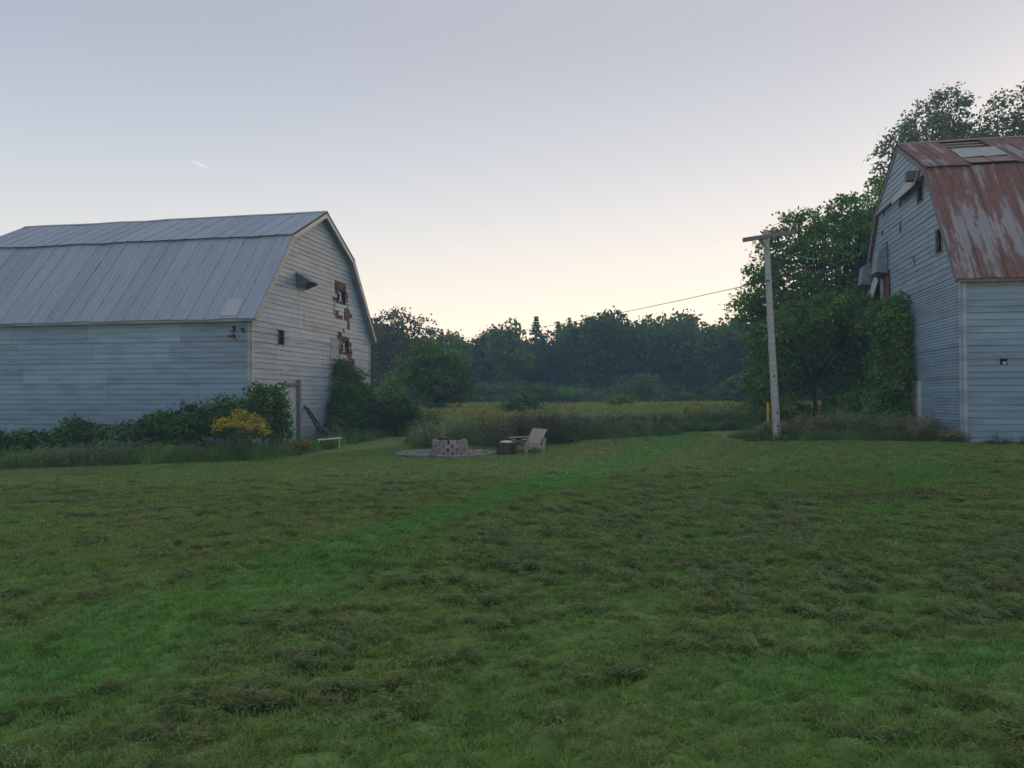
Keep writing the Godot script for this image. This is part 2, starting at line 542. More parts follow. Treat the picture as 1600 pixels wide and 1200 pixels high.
func ridge_cap(b: Barn, roof: Node3D, m: Material, col: Color) -> void:
	var f := MB.new()
	var sl := (b.yc - b.yb) / (b.W * 0.5 - b.vb)
	var n := 12
	for i in n:
		var u0 := -b.over + (b.L + 2 * b.over) * i / n
		var u1 := -b.over + (b.L + 2 * b.over) * (i + 1) / n
		for s in [-1.0, 1.0]:
			var h0 := b.yc + 0.125 + n_mid.get_noise_2d(u0 * 0.9, 7.0) * 0.05
			var h1 := b.yc + 0.125 + n_mid.get_noise_2d(u1 * 0.9, 7.0) * 0.05
			var v0 := b.W * 0.5
			var v1: float = b.W * 0.5 + s * 0.2
			f.hexa([b.p(u0, h0, v0), b.p(u1, h1, v0), b.p(u1, h1 - sl * 0.2, v1), b.p(u0, h0 - sl * 0.2, v1), b.p(u0, h0 - 0.01, v0), b.p(u1, h1 - 0.01, v0), b.p(u1, h1 - 0.01 - sl * 0.2, v1), b.p(u0, h0 - 0.01 - sl * 0.2, v1)], col)
	part("ridge_cap", f, m, roof)

func frame_on(b: Barn, parent: Node3D, gable: bool, r: Array, w: float, m: Material, col: Color, sill := true) -> void:
	# four boards round an opening [s0, y0, s1, y1]
	var pos := func(s: float, yy: float, dd: float) -> Vector3: return b.p(-dd, yy, s) if gable else b.p(s, yy, -dd)
	var bars := [[r[0] - w, r[1] - w, r[0], r[3] + w], [r[2], r[1] - w, r[2] + w, r[3] + w], [r[0], r[3], r[2], r[3] + w], [r[0], r[1] - w, r[2], r[1]]]
	var f := MB.new()
	for q in bars:
		var k := []
		for dd in [0.045, -0.06]:
			k.append(pos.call(q[0], q[1], dd)); k.append(pos.call(q[2], q[1], dd)); k.append(pos.call(q[2], q[3], dd)); k.append(pos.call(q[0], q[3], dd))
		f.hexa(k, vary(col, 0.08))
	part("frame", f, m, parent)

func close_barn(b: Barn, back_mat: Material) -> void:
	# the two walls that face away, with their foundation
	var f := MB.new()
	var c := Color(0.5, 0.5, 0.5)
	f.hexa([b.p(0.06, b.base, b.W), b.p(b.L, b.base, b.W), b.p(b.L, b.ya - 0.1, b.W), b.p(0.06, b.ya - 0.1, b.W), b.p(0.06, b.base, b.W - 0.06), b.p(b.L, b.base, b.W - 0.06), b.p(b.L, b.ya - 0.1, b.W - 0.06), b.p(0.06, b.ya - 0.1, b.W - 0.06)], c)
	part("back_wall", f, back_mat, b.node)
	f = MB.new()
	var ys := [b.base, b.ya, b.yb, b.yc - 0.02]
	for i in 3:
		var k := []
		for u in [b.L, b.L - 0.05]:
			k.append(b.p(u, ys[i], b.vmin(ys[i]) + 0.07)); k.append(b.p(u, ys[i], b.W - b.vmin(ys[i]) - 0.07))
			k.append(b.p(u, ys[i + 1], b.W - b.vmin(ys[i + 1]) - 0.07)); k.append(b.p(u, ys[i + 1], b.vmin(ys[i + 1]) + 0.07))
		f.hexa(k, c)
	part("end_wall", f, back_mat, b.node)
	f = MB.new()
	for q in [[0.03, b.L - 0.02, 0.03, 0.33], [0.03, b.L - 0.02, b.W - 0.33, b.W - 0.03], [0.03, 0.33, 0.34, b.W - 0.34], [b.L - 0.32, b.L - 0.02, 0.34, b.W - 0.34]]:
		f.box(b.p((q[0] + q[1]) * 0.5, b.base - 0.62, (q[2] + q[3]) * 0.5), Vector3(q[1] - q[0], 1.22, q[3] - q[2]), Basis(), Color(0.22, 0.21, 0.2))
	part("foundation", f, M.stone, b.node)

func corner_board(b: Barn, m: Material, col: Color) -> void:
	var f := MB.new()
	f.box(b.p(-0.026, (b.base + b.ya) * 0.5 - 0.1, 0.055), Vector3(0.06, b.ya - b.base - 0.25, 0.13), Basis(), col)
	f.box(b.p(0.065, (b.base + b.ya) * 0.5 - 0.1, -0.028), Vector3(0.12, b.ya - b.base - 0.25, 0.056), Basis(), col)
	part("corner_board", f, m, b.node)
	f = MB.new()
	f.box(b.p(-0.026, (b.base + b.ya) * 0.5 - 0.1, b.W - 0.05), Vector3(0.06, b.ya - b.base - 0.25, 0.14), Basis(), col)
	part("corner_board", f, m, b.node)

func world_of(b: Barn, u: float, v: float, y := 0.0) -> Vector3:
	return b.node.transform * b.p(u, y, v)

func left_barn() -> Barn:
	var b := Barn.new()
	b.node = thing("gambrel_barn", "long white gambrel barn with grey metal roof and red patches on its gable", "barn", Vector3(-10.642, 0, -31.3), PI - TH)
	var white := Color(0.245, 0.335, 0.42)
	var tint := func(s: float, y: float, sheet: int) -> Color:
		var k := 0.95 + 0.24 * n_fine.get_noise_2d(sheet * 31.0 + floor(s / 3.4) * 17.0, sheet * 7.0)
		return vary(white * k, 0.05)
	# side wall towards the lawn
	var sw := Node3D.new()
	sw.name = "side_wall"
	b.node.add_child(sw)
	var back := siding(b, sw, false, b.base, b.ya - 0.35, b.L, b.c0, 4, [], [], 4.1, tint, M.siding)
	part("sheathing", back, M.plain, sw)
	# gable
	var gw := Node3D.new()
	gw.name = "gable_wall"
	b.node.add_child(gw)
	var row := func(n: int) -> float: return b.base + b.c0 * n
	var w1 := [2.12, row.call(20), 2.72, row.call(23)]
	var w2 := [8.25, row.call(32), 9.2, row.call(35)]
	var w3 := [8.75, row.call(20), 9.65, row.call(23)]
	var shut := [7.52, row.call(17), 8.36, row.call(23)]
	var door := [2.6, row.call(0), 3.85, row.call(12)]
	var torn := [[7.95, 7.25, 9.25, 7.7], [8.0, 6.6, 8.2, 7.3], [7.72, 5.98, 8.05, 6.85], [7.8, 5.72, 8.75, 6.02], [9.25, 5.75, 9.62, 7.25], [9.3, 5.4, 9.95, 6.4], [8.05, 5.98, 8.5, 6.2],
		[8.42, 3.3, 8.75, 5.0], [9.68, 3.3, 10.05, 4.6], [9.8, 2.5, 10.5, 3.9], [9.4, 2.95, 10.2, 3.6], [8.8, 4.72, 9.6, 4.95], [9.8, 1.9, 10.25, 2.6], [9.1, 5.1, 9.25, 5.4]]
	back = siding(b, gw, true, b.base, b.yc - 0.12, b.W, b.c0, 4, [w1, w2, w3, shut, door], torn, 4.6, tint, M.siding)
	part("sheathing", back, M.plain, gw)
	# red brick facing that shows where the siding has gone
	var bricks := []
	for i in 4:
		var f := MB.new()
		f.box(Vector3.ZERO, Vector3(0.012, 0.062, 0.2), Basis(), [Color(0.20, 0.095, 0.062), Color(0.16, 0.075, 0.052), Color(0.235, 0.13, 0.09), Color(0.12, 0.06, 0.045)][i])
		bricks.append(f.done())
	var count := 0
	for t in torn:
		var y: float = t[1] + 0.03
		var r := 0
		while y < t[3]:
			var s: float = t[0] + (0.1 if r % 2 else 0.0)
			while s < t[2]:
				if rng.randf() < 0.74 and count < 260 and not (s > w2[0] - 0.1 and s < w2[2] + 0.1 and y > w2[1] - 0.03 and y < w2[3] + 0.03) and not (s > w3[0] - 0.1 and s < w3[2] + 0.1 and y > w3[1] - 0.03 and y < w3[3] + 0.03) and not (s > shut[0] - 0.1 and s < shut[2] + 0.1 and y < shut[3]):
					var o := part("brick", bricks[rng.randi() % 4], M.brick, gw)
					o.position = b.p(-0.008 - rng.randf() * 0.004, y + 0.031, s)
					count += 1
				s += 0.212
			y += 0.074
			r += 1
	# openings
	var win := Node3D.new(); win.name = "window"; gw.add_child(win, true)
	frame_on(b, win, true, w1, 0.05, M.wood, Color(0.42, 0.40, 0.38))
	var f := MB.new()
	f.box(b.p(0.2, (w1[1] + w1[3]) * 0.5, (w1[0] + w1[2]) * 0.5 + 0.2), Vector3(0.04, 0.62, 0.24), Basis(), Color(0.10, 0.10, 0.10))
	part("shutter", f, M.wood, win)
	for w in [w2, w3]:
		var wn := Node3D.new(); wn.name = "broken_window"; gw.add_child(wn, true)
		frame_on(b, wn, true, w, 0.06, M.wood, Color(0.07, 0.055, 0.05))
		var cx: float = (w[0] + w[2]) * 0.5
		var cy: float = (w[1] + w[3]) * 0.5
		for q in [[-0.3, 0.3, 0.12, -0.02], [0.1, 0.26, -0.12, -0.1], [-0.05, -0.02, 0.22, -0.28], [0.12, -0.04, -0.2, -0.3]]:
			var g := MB.new()
			g.plank(b.p(0.03, cy + q[1], cx + q[0]), b.p(0.02, cy + q[3], cx + q[2]), b.p(0, 1, 0.4), 0.085, 0.012, Color(0.5, 0.5, 0.5))
			part("slat", g, M.wood, wn)
	var sh := Node3D.new(); sh.name = "loft_door"; gw.add_child(sh, true)
	for k in 4:
		f = MB.new()
		var s0: float = shut[0] + 0.02 + k * 0.205
		f.box(b.p(-0.012 - (k % 2) * 0.006, (shut[1] + shut[3]) * 0.5, s0 + 0.1), Vector3(0.03, shut[3] - shut[1] - 0.03, 0.198), Basis(), vary(Color(0.34, 0.42, 0.48), 0.08))
		part("plank", f, M.wood, sh)
	frame_on(b, sh, true, shut, 0.06, M.wood, Color(0.33, 0.31, 0.29))
	var dr := Node3D.new(); dr.name = "door"; gw.add_child(dr, true)
	for k in 6:
		f = MB.new()
		f.box(b.p(-0.01 - (k % 2) * 0.004, (door[1] + door[3]) * 0.5 - 0.03, door[0] + 0.105 + k * 0.208), Vector3(0.04, door[3] - door[1] - 0.06, 0.203), Basis(), vary(Color(0.42, 0.50, 0.58), 0.05))
		part("plank", f, M.wood, dr)
	f = MB.new()
	f.box(b.p(-0.09, door[3] + 0.02, (door[0] + door[2]) * 0.5 + 0.05), Vector3(0.1, 0.12, 1.5), Basis(), Color(0.2, 0.18, 0.17))
	part("lintel", f, M.wood, dr)
	f = MB.new()
	f.box(b.p(-0.1, (door[1] + door[3]) * 0.5 + 0.08, door[2] + 0.1), Vector3(0.16, door[3] - door[1] + 0.3, 0.17), Basis(), Color(0.2, 0.185, 0.175))
	part("door_post", f, M.wood, dr)
	f = MB.new()
	f.hexa([b.p(-0.04, 1.72, 2.0), b.p(-0.55, 1.5, 2.0), b.p(-0.55, 1.53, 2.0), b.p(-0.04, 1.75, 2.0), b.p(-0.04, 1.72, 2.75), b.p(-0.55, 1.5, 2.75), b.p(-0.55, 1.53, 2.75), b.p(-0.04, 1.75, 2.75)], Color(0.38, 0.3, 0.27))
	part("door_hood", f, M.wood, dr)
	# exhaust hood
	var hd := Node3D.new(); hd.name = "vent_hood"; gw.add_child(hd, true)
	f = MB.new()
	var h0 := 6.72
	var h1 := 7.42
	f.hexa([b.p(-0.035, h0, 3.75), b.p(-0.035, h1, 3.75), b.p(-0.68, h0 + 0.28, 3.75), b.p(-0.68, h0 + 0.22, 3.75), b.p(-0.035, h0, 3.77), b.p(-0.035, h1, 3.77), b.p(-0.68, h0 + 0.28, 3.77), b.p(-0.68, h0 + 0.22, 3.77)], Color(0.1, 0.11, 0.125))
	part("side_plate", f, M.dark_metal, hd)
	f = MB.new()
	f.hexa([b.p(-0.035, h0, 4.62), b.p(-0.035, h1, 4.62), b.p(-0.68, h0 + 0.28, 4.62), b.p(-0.68, h0 + 0.22, 4.62), b.p(-0.035, h0, 4.64), b.p(-0.035, h1, 4.64), b.p(-0.68, h0 + 0.28, 4.64), b.p(-0.68, h0 + 0.22, 4.64)], Color(0.1, 0.11, 0.125))
	part("side_plate", f, M.dark_metal, hd)
	f = MB.new()
	f.hexa([b.p(-0.03, h1 + 0.004, 3.73), b.p(-0.71, h0 + 0.29, 3.73), b.p(-0.71, h0 + 0.29, 4.66), b.p(-0.03, h1 + 0.004, 4.66), b.p(-0.03, h1 + 0.02, 3.73), b.p(-0.71, h0 + 0.31, 3.73), b.p(-0.71, h0 + 0.31, 4.66), b.p(-0.03, h1 + 0.02, 4.66)], Color(0.13, 0.14, 0.155))
	part("top_plate", f, M.dark_metal, hd)
	# cable brackets at the corner
	var br := Node3D.new(); br.name = "cable_bracket"; b.node.add_child(br, true)
	for q in [[0.72, 4.4, 0.5], [0.32, 4.47, 0.2]]:
		f = MB.new()
		f.box(b.p(q[0], q[1], -0.07), Vector3(0.06, q[2], 0.07), Basis(), Color(0.05, 0.045, 0.04))
		part("upright", f, M.wood, br)
	for q in [[0.72, 4.6], [0.72, 4.42], [0.72, 4.24], [0.85, 4.22], [0.32, 4.5]]:
		f = MB.new()
		f.tube([b.p(q[0], q[1], -0.1), b.p(q[0], q[1], -0.16), b.p(q[0], q[1], -0.2), b.p(q[0], q[1], -0.26)], [0.03, 0.055, 0.035, 0.05], 8, Color(0.06, 0.05, 0.045))
		part("insulator", f, M.dark_metal, br)
	f = MB.new()
	f.plank(b.p(0.86, 4.62, -0.13), b.p(0.48, 4.05, -0.06), Vector3.UP, 0.05, 0.03, Color(0.4, 0.38, 0.36))
	part("brace", f, M.wood, br)
	f = MB.new()
	var pts := []
	for i in 22:
		var s := i / 21.0 * 12.4
		pts.append(b.p(-0.09 - 0.05 * sin(s * 1.7), 4.42 - 0.12 * sin(minf(s, 1.2) * 2.6) + 0.05 * sin(s * 1.3) - s * 0.012, s + 0.05))
	pts.push_front(b.p(0.3, 4.42, -0.3))
	var rr := []
	for i in pts.size(): rr.append(0.011)
	f.tube(pts, rr, 5, Color(0.05, 0.05, 0.05))
	part("wall_cable", f, M.dark_metal, b.node)
	# roof
	var roof := Node3D.new(); roof.name = "roof"; b.node.add_child(roof)
	roof_panels(b, roof, M.zinc_roof)
	rake_trim(b, roof, M.siding, Color(0.30, 0.335, 0.36))
	ridge_cap(b, roof, M.dark_metal, Color(0.26, 0.27, 0.29))
	f = MB.new()
	var sl := (b.yb - b.ya) / b.vb
	f.hexa([b.p(0.5, b.ya - 0.28 * sl + 0.12, -0.28), b.p(1.2, b.ya - 0.28 * sl + 0.12, -0.28), b.p(1.2, b.ya + 0.32 * sl + 0.12, 0.32), b.p(0.5, b.ya + 0.32 * sl + 0.12, 0.32), b.p(0.5, b.ya - 0.28 * sl + 0.08, -0.28), b.p(1.2, b.ya - 0.28 * sl + 0.08, -0.28), b.p(1.2, b.ya + 0.32 * sl + 0.08, 0.32), b.p(0.5, b.ya + 0.32 * sl + 0.08, 0.32)], Color(0.36, 0.37, 0.4))
	part("patch_sheet", f, M.dark_metal, roof)
	corner_board(b, M.siding, Color(0.36, 0.38, 0.39))
	close_barn(b, M.siding)
	return b

func right_barn() -> Barn:
	var b := Barn.new()
	b.W = 13.0; b.L = 18.0; b.base = 0.22; b.ya = 5.88; b.yb = 10.2; b.vb = 3.0; b.yc = 12.15; b.over = 0.2; b.eave = 0.2; b.zs = -1.0; b.c0 = 0.2145
	b.node = thing("gambrel_barn", "tall white gambrel barn with rusted roof and vines on its gable", "barn", Vector3(14.843, 0, -25.3), -TH)
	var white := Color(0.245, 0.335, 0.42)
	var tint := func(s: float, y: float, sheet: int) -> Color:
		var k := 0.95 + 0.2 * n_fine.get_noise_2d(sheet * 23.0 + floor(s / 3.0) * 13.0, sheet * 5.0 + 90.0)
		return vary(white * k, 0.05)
	var sw := Node3D.new(); sw.name = "side_wall"; b.node.add_child(sw)
	var y_wall := b.base + b.c0 * 24
	var hole := [1.12, b.base + b.c0 * 12, 1.32, b.base + b.c0 * 13]
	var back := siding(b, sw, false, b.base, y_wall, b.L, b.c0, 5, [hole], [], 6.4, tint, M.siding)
	back.hexa([b.p(0, y_wall, -0.0), b.p(b.L, y_wall, 0), b.p(b.L, b.ya - 0.1, 0), b.p(0, b.ya - 0.1, 0), b.p(0, y_wall, 0.05), b.p(b.L, y_wall, 0.05), b.p(b.L, b.ya - 0.1, 0.05), b.p(0, b.ya - 0.1, 0.05)], Color(0.05, 0.035, 0.028))
	part("sheathing", back, M.plain, sw)
	var f := MB.new()
	f.box(b.p(b.L * 0.5, y_wall + 0.1, -0.012), Vector3(b.L - 0.14, 0.2, 0.02), Basis(), Color(0.3, 0.29, 0.27))
	part("frieze_board", f, M.wood, sw)
	f = MB.new()
	f.box(b.p(1.22, hole[1] + 0.06, -0.05), Vector3(0.08, 0.09, 0.1), Basis(), Color(0.55, 0.55, 0.53))
	f.box(b.p(1.22, hole[3] - 0.02, -0.05), Vector3(0.22, 0.03, 0.07), Basis(), Color(0.07, 0.06, 0.05))
	part("socket_box", f, M.wood, sw)
	# gable: narrow clapboards below, wide above, and a peak that stands proud over the hay track
	var gw := Node3D.new(); gw.name = "gable_wall"; b.node.add_child(gw)
	var low := b.base + b.c0 * 26
	var mid := low + b.c0 * 20
	var win := [1.72, low + b.c0 * 5, 2.34, low + b.c0 * 9]
	var open := [9.7, low + b.c0 * 6, 10.55, low + b.c0 * 10]
	var track := [3.75, low + b.c0 * 16, 4.35, low + b.c0 * 19]
	var door := [4.3, b.base, 5.5, b.base + b.c0 * 10]
	var slots := [[8.95, 8.9, 9.02, 10.0], [8.62, 8.45, 8.7, 8.8], [6.6, 8.55, 6.66, 10.05], [4.9, 6.9, 4.94, 7.3], [9.3, 9.1, 9.6, 9.3]]
	var torn := [[8.1, 5.9, 11.2, 6.6], [8.3, 6.6, 10.9, 7.2], [10.5, 7.2, 11.3, 7.6]]
	back = siding(b, gw, true, b.base, low, b.W, b.c0 * 0.5, 10, [door], torn, 6.8, tint, M.siding)
	var back2 := siding(b, gw, true, low, mid, b.W, b.c0, 5, [win, open, track], torn + slots, 5.2, tint, M.siding)
	part("sheathing", back, M.plain, gw)
	part("sheathing", back2, M.plain, gw)
	part("sheathing", siding(b, gw, true, mid, b.yc - 0.1, b.W, b.c0, 5, [], [], 6.0, tint, M.siding, 0.13), M.plain, gw)
	var v0 := b.vmin(mid)
	f = MB.new()
	f.hexa([b.p(-0.03, mid - 0.02, v0), b.p(-0.19, mid - 0.05, v0), b.p(-0.19, mid - 0.05, b.W - v0), b.p(-0.03, mid - 0.02, b.W - v0), b.p(-0.03, mid - 0.001, v0), b.p(-0.19, mid - 0.012, v0), b.p(-0.19, mid - 0.012, b.W - v0), b.p(-0.03, mid - 0.001, b.W - v0)], Color(0.4, 0.38, 0.35))
	part("drip_board", f, M.wood, gw)
	f = MB.new()
	f.hexa([b.p(-0.2, mid + 0.26, 3.55), b.p(-0.36, mid - 0.34, 3.6), b.p(-0.3, mid - 0.3, 6.8), b.p(-0.2, mid + 0.06, 6.9), b.p(-0.23, mid + 0.26, 3.55), b.p(-0.39, mid - 0.34, 3.6), b.p(-0.33, mid - 0.3, 6.8), b.p(-0.23, mid + 0.06, 6.9)], Color(0.47, 0.46, 0.44))
	part("loose_board", f, M.wood, gw)
	f = MB.new()
	f.box(b.p(-0.3, mid + 0.04, 3.75), Vector3(0.6, 0.36, 0.3), Basis(), Color(0.14, 0.125, 0.115))
	part("hay_track_beam", f, M.wood, gw)
	for q in [["window", win, Color(0.3, 0.27, 0.25)], ["loft_opening", track, Color(0.2, 0.18, 0.16)], ["chute_opening", open, Color(0.25, 0.2, 0.18)]]:
		var wn := Node3D.new(); wn.name = q[0]; gw.add_child(wn, true)
		frame_on(b, wn, true, q[1], 0.06, M.wood, q[2])
	# two sheet metal chutes hanging off the wall and what is torn below them
	for q in [[11.2, 11.95, 7.05, 7.95, 0.5], [8.5, 9.4, 7.2, 8.2, 0.5]]:
		var ch := Node3D.new(); ch.name = "metal_chute"; gw.add_child(ch, true)
		f = MB.new()
		f.hexa([b.p(-0.05, q[2], q[0]), b.p(-q[4], q[2] + 0.06, q[0]), b.p(-q[4], q[2] + 0.06, q[1]), b.p(-0.05, q[2], q[1]), b.p(-0.05, q[3] + 0.2, q[0]), b.p(-q[4] * 0.8, q[3], q[0]), b.p(-q[4] * 0.8, q[3], q[1]), b.p(-0.05, q[3] + 0.2, q[1])], Color(0.24, 0.29, 0.34))
		part("casing", f, M.dull_metal, ch)
		f = MB.new()
		f.box(b.p(-q[4] * 0.5, q[2] - 0.03, (q[0] + q[1]) * 0.5), Vector3(q[4] * 0.8, 0.1, q[1] - q[0] - 0.1), Basis(), Color(0.05, 0.045, 0.04))
		part("outlet", f, M.dull_metal, ch)
	f = MB.new()
	f.plank(b.p(-0.12, 7.25, 10.0), b.p(-0.35, 5.7, 11.1), b.p(0, 0.3, 1), 0.75, 0.02, Color(0.5, 0.5, 0.5))
	part("hanging_sheet", f, M.dull_metal, gw)
	for q in [[8.3, 6.0, 8.9, 7.1, Color(0.2, 0.08, 0.055)], [9.1, 6.2, 9.5, 7.0, Color(0.33, 0.31, 0.3)], [8.95, 5.8, 9.6, 6.2, Color(0.36, 0.3, 0.28)], [10.6, 6.1, 11.1, 6.9, Color(0.18, 0.075, 0.05)], [9.55, 5.9, 9.7, 7.1, Color(0.26, 0.2, 0.17)]]:
		f = MB.new()
		f.box(b.p(-0.02 - rng.randf() * 0.05, (q[1] + q[3]) * 0.5, (q[0] + q[2]) * 0.5), Vector3(0.03, q[3] - q[1], q[2] - q[0]), Basis(Vector3.RIGHT, rng.randf_range(-0.08, 0.08)), q[4])
		part("torn_panel", f, M.wood, gw)
	var dr := Node3D.new(); dr.name = "door"; gw.add_child(dr, true)
	for k in 5:
		f = MB.new()
		f.box(b.p(-0.012 - (k % 2) * 0.005, (door[1] + door[3]) * 0.5, door[0] + 0.13 + k * 0.235), Vector3(0.03, door[3] - door[1] - 0.04, 0.228), Basis(), vary(Color(0.5, 0.5, 0.5), 0.06))
		part("plank", f, M.wood, dr)
	f = MB.new()
	f.box(b.p(-0.05, (door[1] + door[3]) * 0.5, door[0] - 0.08), Vector3(0.08, door[3] - door[1], 0.18), Basis(), Color(0.66, 0.65, 0.63))
	part("door_trim", f, M.wood, dr)
	# roof with a gap below the ridge where one sheet has slid
	var roof := Node3D.new(); roof.name = "roof"; b.node.add_child(roof)
	var gap := {[0, 0, 2]: true, [0, 0, 3]: true}
	roof_panels(b, roof, M.rust_roof, gap)
	var sl := (b.yc - b.yb) / (b.W * 0.5 - b.vb)
	for k in [2, 3]:
		f = MB.new()
		var u0: float = -b.over + k * 0.76 + 0.03 + (k - 2) * 0.03
		var q := []
		for e in [[0.08, 0.0], [0.08, 0.76]]: q.append([u0 + e[1], e[0]])
		var va := 4.95
		var vz := 3.75
		var y0 := b.yb + (va - b.vb) * sl
		var y1 := b.yb + (vz - b.vb) * sl
		f.hexa([b.p(u0, y0 + 0.15, va), b.p(u0 + 0.76, y0 + 0.16, va), b.p(u0 + 0.74, y1 + 0.16, vz), b.p(u0 - 0.02, y1 + 0.13, vz), b.p(u0, y0 + 0.13, va), b.p(u0 + 0.76, y0 + 0.14, va), b.p(u0 + 0.74, y1 + 0.14, vz), b.p(u0 - 0.02, y1 + 0.11, vz)], Color(0.27, 0.275, 0.29))
		part("slid_sheet", f, M.dull_metal, roof)
		f = MB.new()
		f.hexa([b.p(u0 - 0.02, y1 + 0.1, vz), b.p(u0 + 0.72, y1 + 0.1, vz), b.p(u0 + 0.72, b.yb + 0.1, b.vb - 0.1), b.p(u0 - 0.02, b.yb + 0.1, b.vb - 0.1), b.p(u0 - 0.02, y1 + 0.085, vz), b.p(u0 + 0.72, y1 + 0.085, vz), b.p(u0 + 0.72, b.yb + 0.085, b.vb - 0.1), b.p(u0 - 0.02, b.yb + 0.085, b.vb - 0.1)], Color(0.2, 0.1, 0.08))
		part("roof_panel", f, M.dull_metal, roof)
	for k in 5:
		f = MB.new()
		var v: float = 6.2 - k * 0.42
		f.box(b.p(1.9, b.yb + (v - b.vb) * sl + 0.005, v), Vector3(2.4, 0.05, 0.1), Basis(Vector3.RIGHT, sl * b.zs), Color(0.3, 0.27, 0.24))
		part("purlin", f, M.wood, roof)
	rake_trim(b, roof, M.wood, Color(0.24, 0.2, 0.19))
	ridge_cap(b, roof, M.dull_metal, Color(0.2, 0.13, 0.11))
	corner_board(b, M.siding, Color(0.33, 0.40, 0.47))
	close_barn(b, M.siding)
	return b

# ------------------------------------------------------------------ textures that need more than one noise
func roof_image(w: int, h: int, rusty: float, sd: int) -> ImageTexture:
	var im := Image.create(w, h, false, Image.FORMAT_RGB8)
	var a := noise(1.0, 4, sd)
	var s := noise(1.0, 3, sd + 1)
	var g := noise(1.0, 3, sd + 2)
	for y in h:
		var m := float(y) / h * 10.0
		for x in w:
			var u := float(x) / w * 20.0
			var streak := s.get_noise_2d(u * 2.6, m * 0.24)
			var patch := a.get_noise_2d(u * 0.34, m * 0.30)
			var fine := g.get_noise_2d(u * 5.0, m * 1.6)
			var seam := absf(fposmod(u - 0.15, 0.76) - 0.38)
			var r := 0.0
			if rusty > 0.5:
				r = smoothstep(-0.30, 0.34, patch * 0.9 + streak * 1.05 + fine * 0.55 + (0.46 if m < 4.4 else 0.24))
			else:
				r = smoothstep(0.42, 0.75, patch * 0.5 + streak * 0.3 + fine * 0.55 + (0.28 if seam > 0.345 else 0.0)) * 0.55
			var zinc := Color(0.25, 0.24, 0.25) if rusty > 0.5 else Color(0.26, 0.295, 0.36)
			zinc = zinc * (1.0 + 0.12 * streak + 0.08 * fine)
			var rust := Color(0.125, 0.060, 0.049).lerp(Color(0.175, 0.093, 0.076), clampf(0.5 + fine + patch * 0.5, 0.0, 1.0))
			if rusty < 0.5: rust = Color(0.13, 0.115, 0.115)
			var c := zinc.lerp(rust, r)
			im.set_pixel(x, y, c.linear_to_srgb())
	return ImageTexture.create_from_image(im)

func sky_panorama() -> ImageTexture:
	# the air after sunset: a warm band over the place where the sun went down, cooler and dimmer away from it and overhead, plus one added bright lobe
	var w := 512
	var h := 256
	var im := Image.create(w, h, false, Image.FORMAT_RGBF)
	var keys := [[0.0, Color(1.48, 1.00, 0.62)], [4.0, Color(1.24, 0.90, 0.625)], [8.0, Color(0.93, 0.765, 0.605)], [13.0, Color(0.67, 0.605, 0.55)], [19.0, Color(0.485, 0.465, 0.47)], [27.0, Color(0.375, 0.365, 0.39)], [45.0, Color(0.43, 0.435, 0.475)], [90.0, Color(0.53, 0.55, 0.61)]]
	for y in h:
		var el := 90.0 - (y + 0.5) / h * 180.0
		var e := maxf(el, 0.0)
		var c: Color = keys[0][1]
		for k in keys.size() - 1:
			if e >= keys[k][0] and e <= keys[k + 1][0]:
				var t: float = (e - keys[k][0]) / (keys[k + 1][0] - keys[k][0])
				var q: Array = [keys[maxi(k - 1, 0)], keys[k], keys[k + 1], keys[mini(k + 2, keys.size() - 1)]]
				var ch := []
				for n in 3:
					var v: Array = q.map(func(z): return z[1][n])
					var g1: float = (v[2] - v[0]) / maxf(q[2][0] - q[0][0], 0.01) * (q[2][0] - q[1][0])
					var g2: float = (v[3] - v[1]) / maxf(q[3][0] - q[1][0], 0.01) * (q[2][0] - q[1][0])
					ch.append((2 * t * t * t - 3 * t * t + 1) * v[1] + (t * t * t - 2 * t * t + t) * g1 + (3 * t * t - 2 * t * t * t) * v[2] + (t * t * t - t * t) * g2)
				c = Color(ch[0], ch[1], ch[2])
		for x in w:
			# the sky is turned by half a circle, so that the middle of the width looks along -z
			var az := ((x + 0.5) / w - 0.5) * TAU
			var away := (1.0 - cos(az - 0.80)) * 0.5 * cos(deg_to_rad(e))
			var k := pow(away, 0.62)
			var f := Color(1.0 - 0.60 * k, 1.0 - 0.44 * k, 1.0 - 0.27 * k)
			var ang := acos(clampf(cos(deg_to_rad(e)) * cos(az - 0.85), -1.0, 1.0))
			var added_glow := exp(-ang * ang / 0.05)  # bright lobe added to the sky right of the view, to light the left gable
			im.set_pixel(x, y, Color(c.r * f.r + 2.6 * added_glow, c.g * f.g + 1.9 * added_glow, c.b * f.b + 1.1 * added_glow))
	im.resize(4096, 2048, Image.INTERPOLATE_CUBIC)
	# a short contrail high on the left
	var a := Vector2(297, 248)
	var b := Vector2(326, 262)
	var dirs := []
	for q in [a, b]:
		var d := Vector3((q.x - 800.0) / 1200.0, (620.0 - q.y) / 1200.0, -1.0).normalized()
		dirs.append(Vector2((atan2(d.x, -d.z) / TAU + 0.5) * 4096.0, (0.5 - asin(d.y) / PI) * 2048.0))
	var n := 60
	for i in n:
		var p: Vector2 = dirs[0].lerp(dirs[1], i / float(n - 1))
		var ix := int(p.x)
		var iy := int(p.y)
		var fade := 0.11 * sin(PI * (0.12 + 0.88 * i / n))
		for o in [0, 1]:
			var wgt := 1.0 - (p.y - iy) if o == 0 else p.y - iy
			var was := im.get_pixel(ix, iy + o)
			im.set_pixel(ix, iy + o, was.lerp(Color(0.95, 0.93, 0.88), fade * wgt))
	return ImageTexture.create_from_image(im)

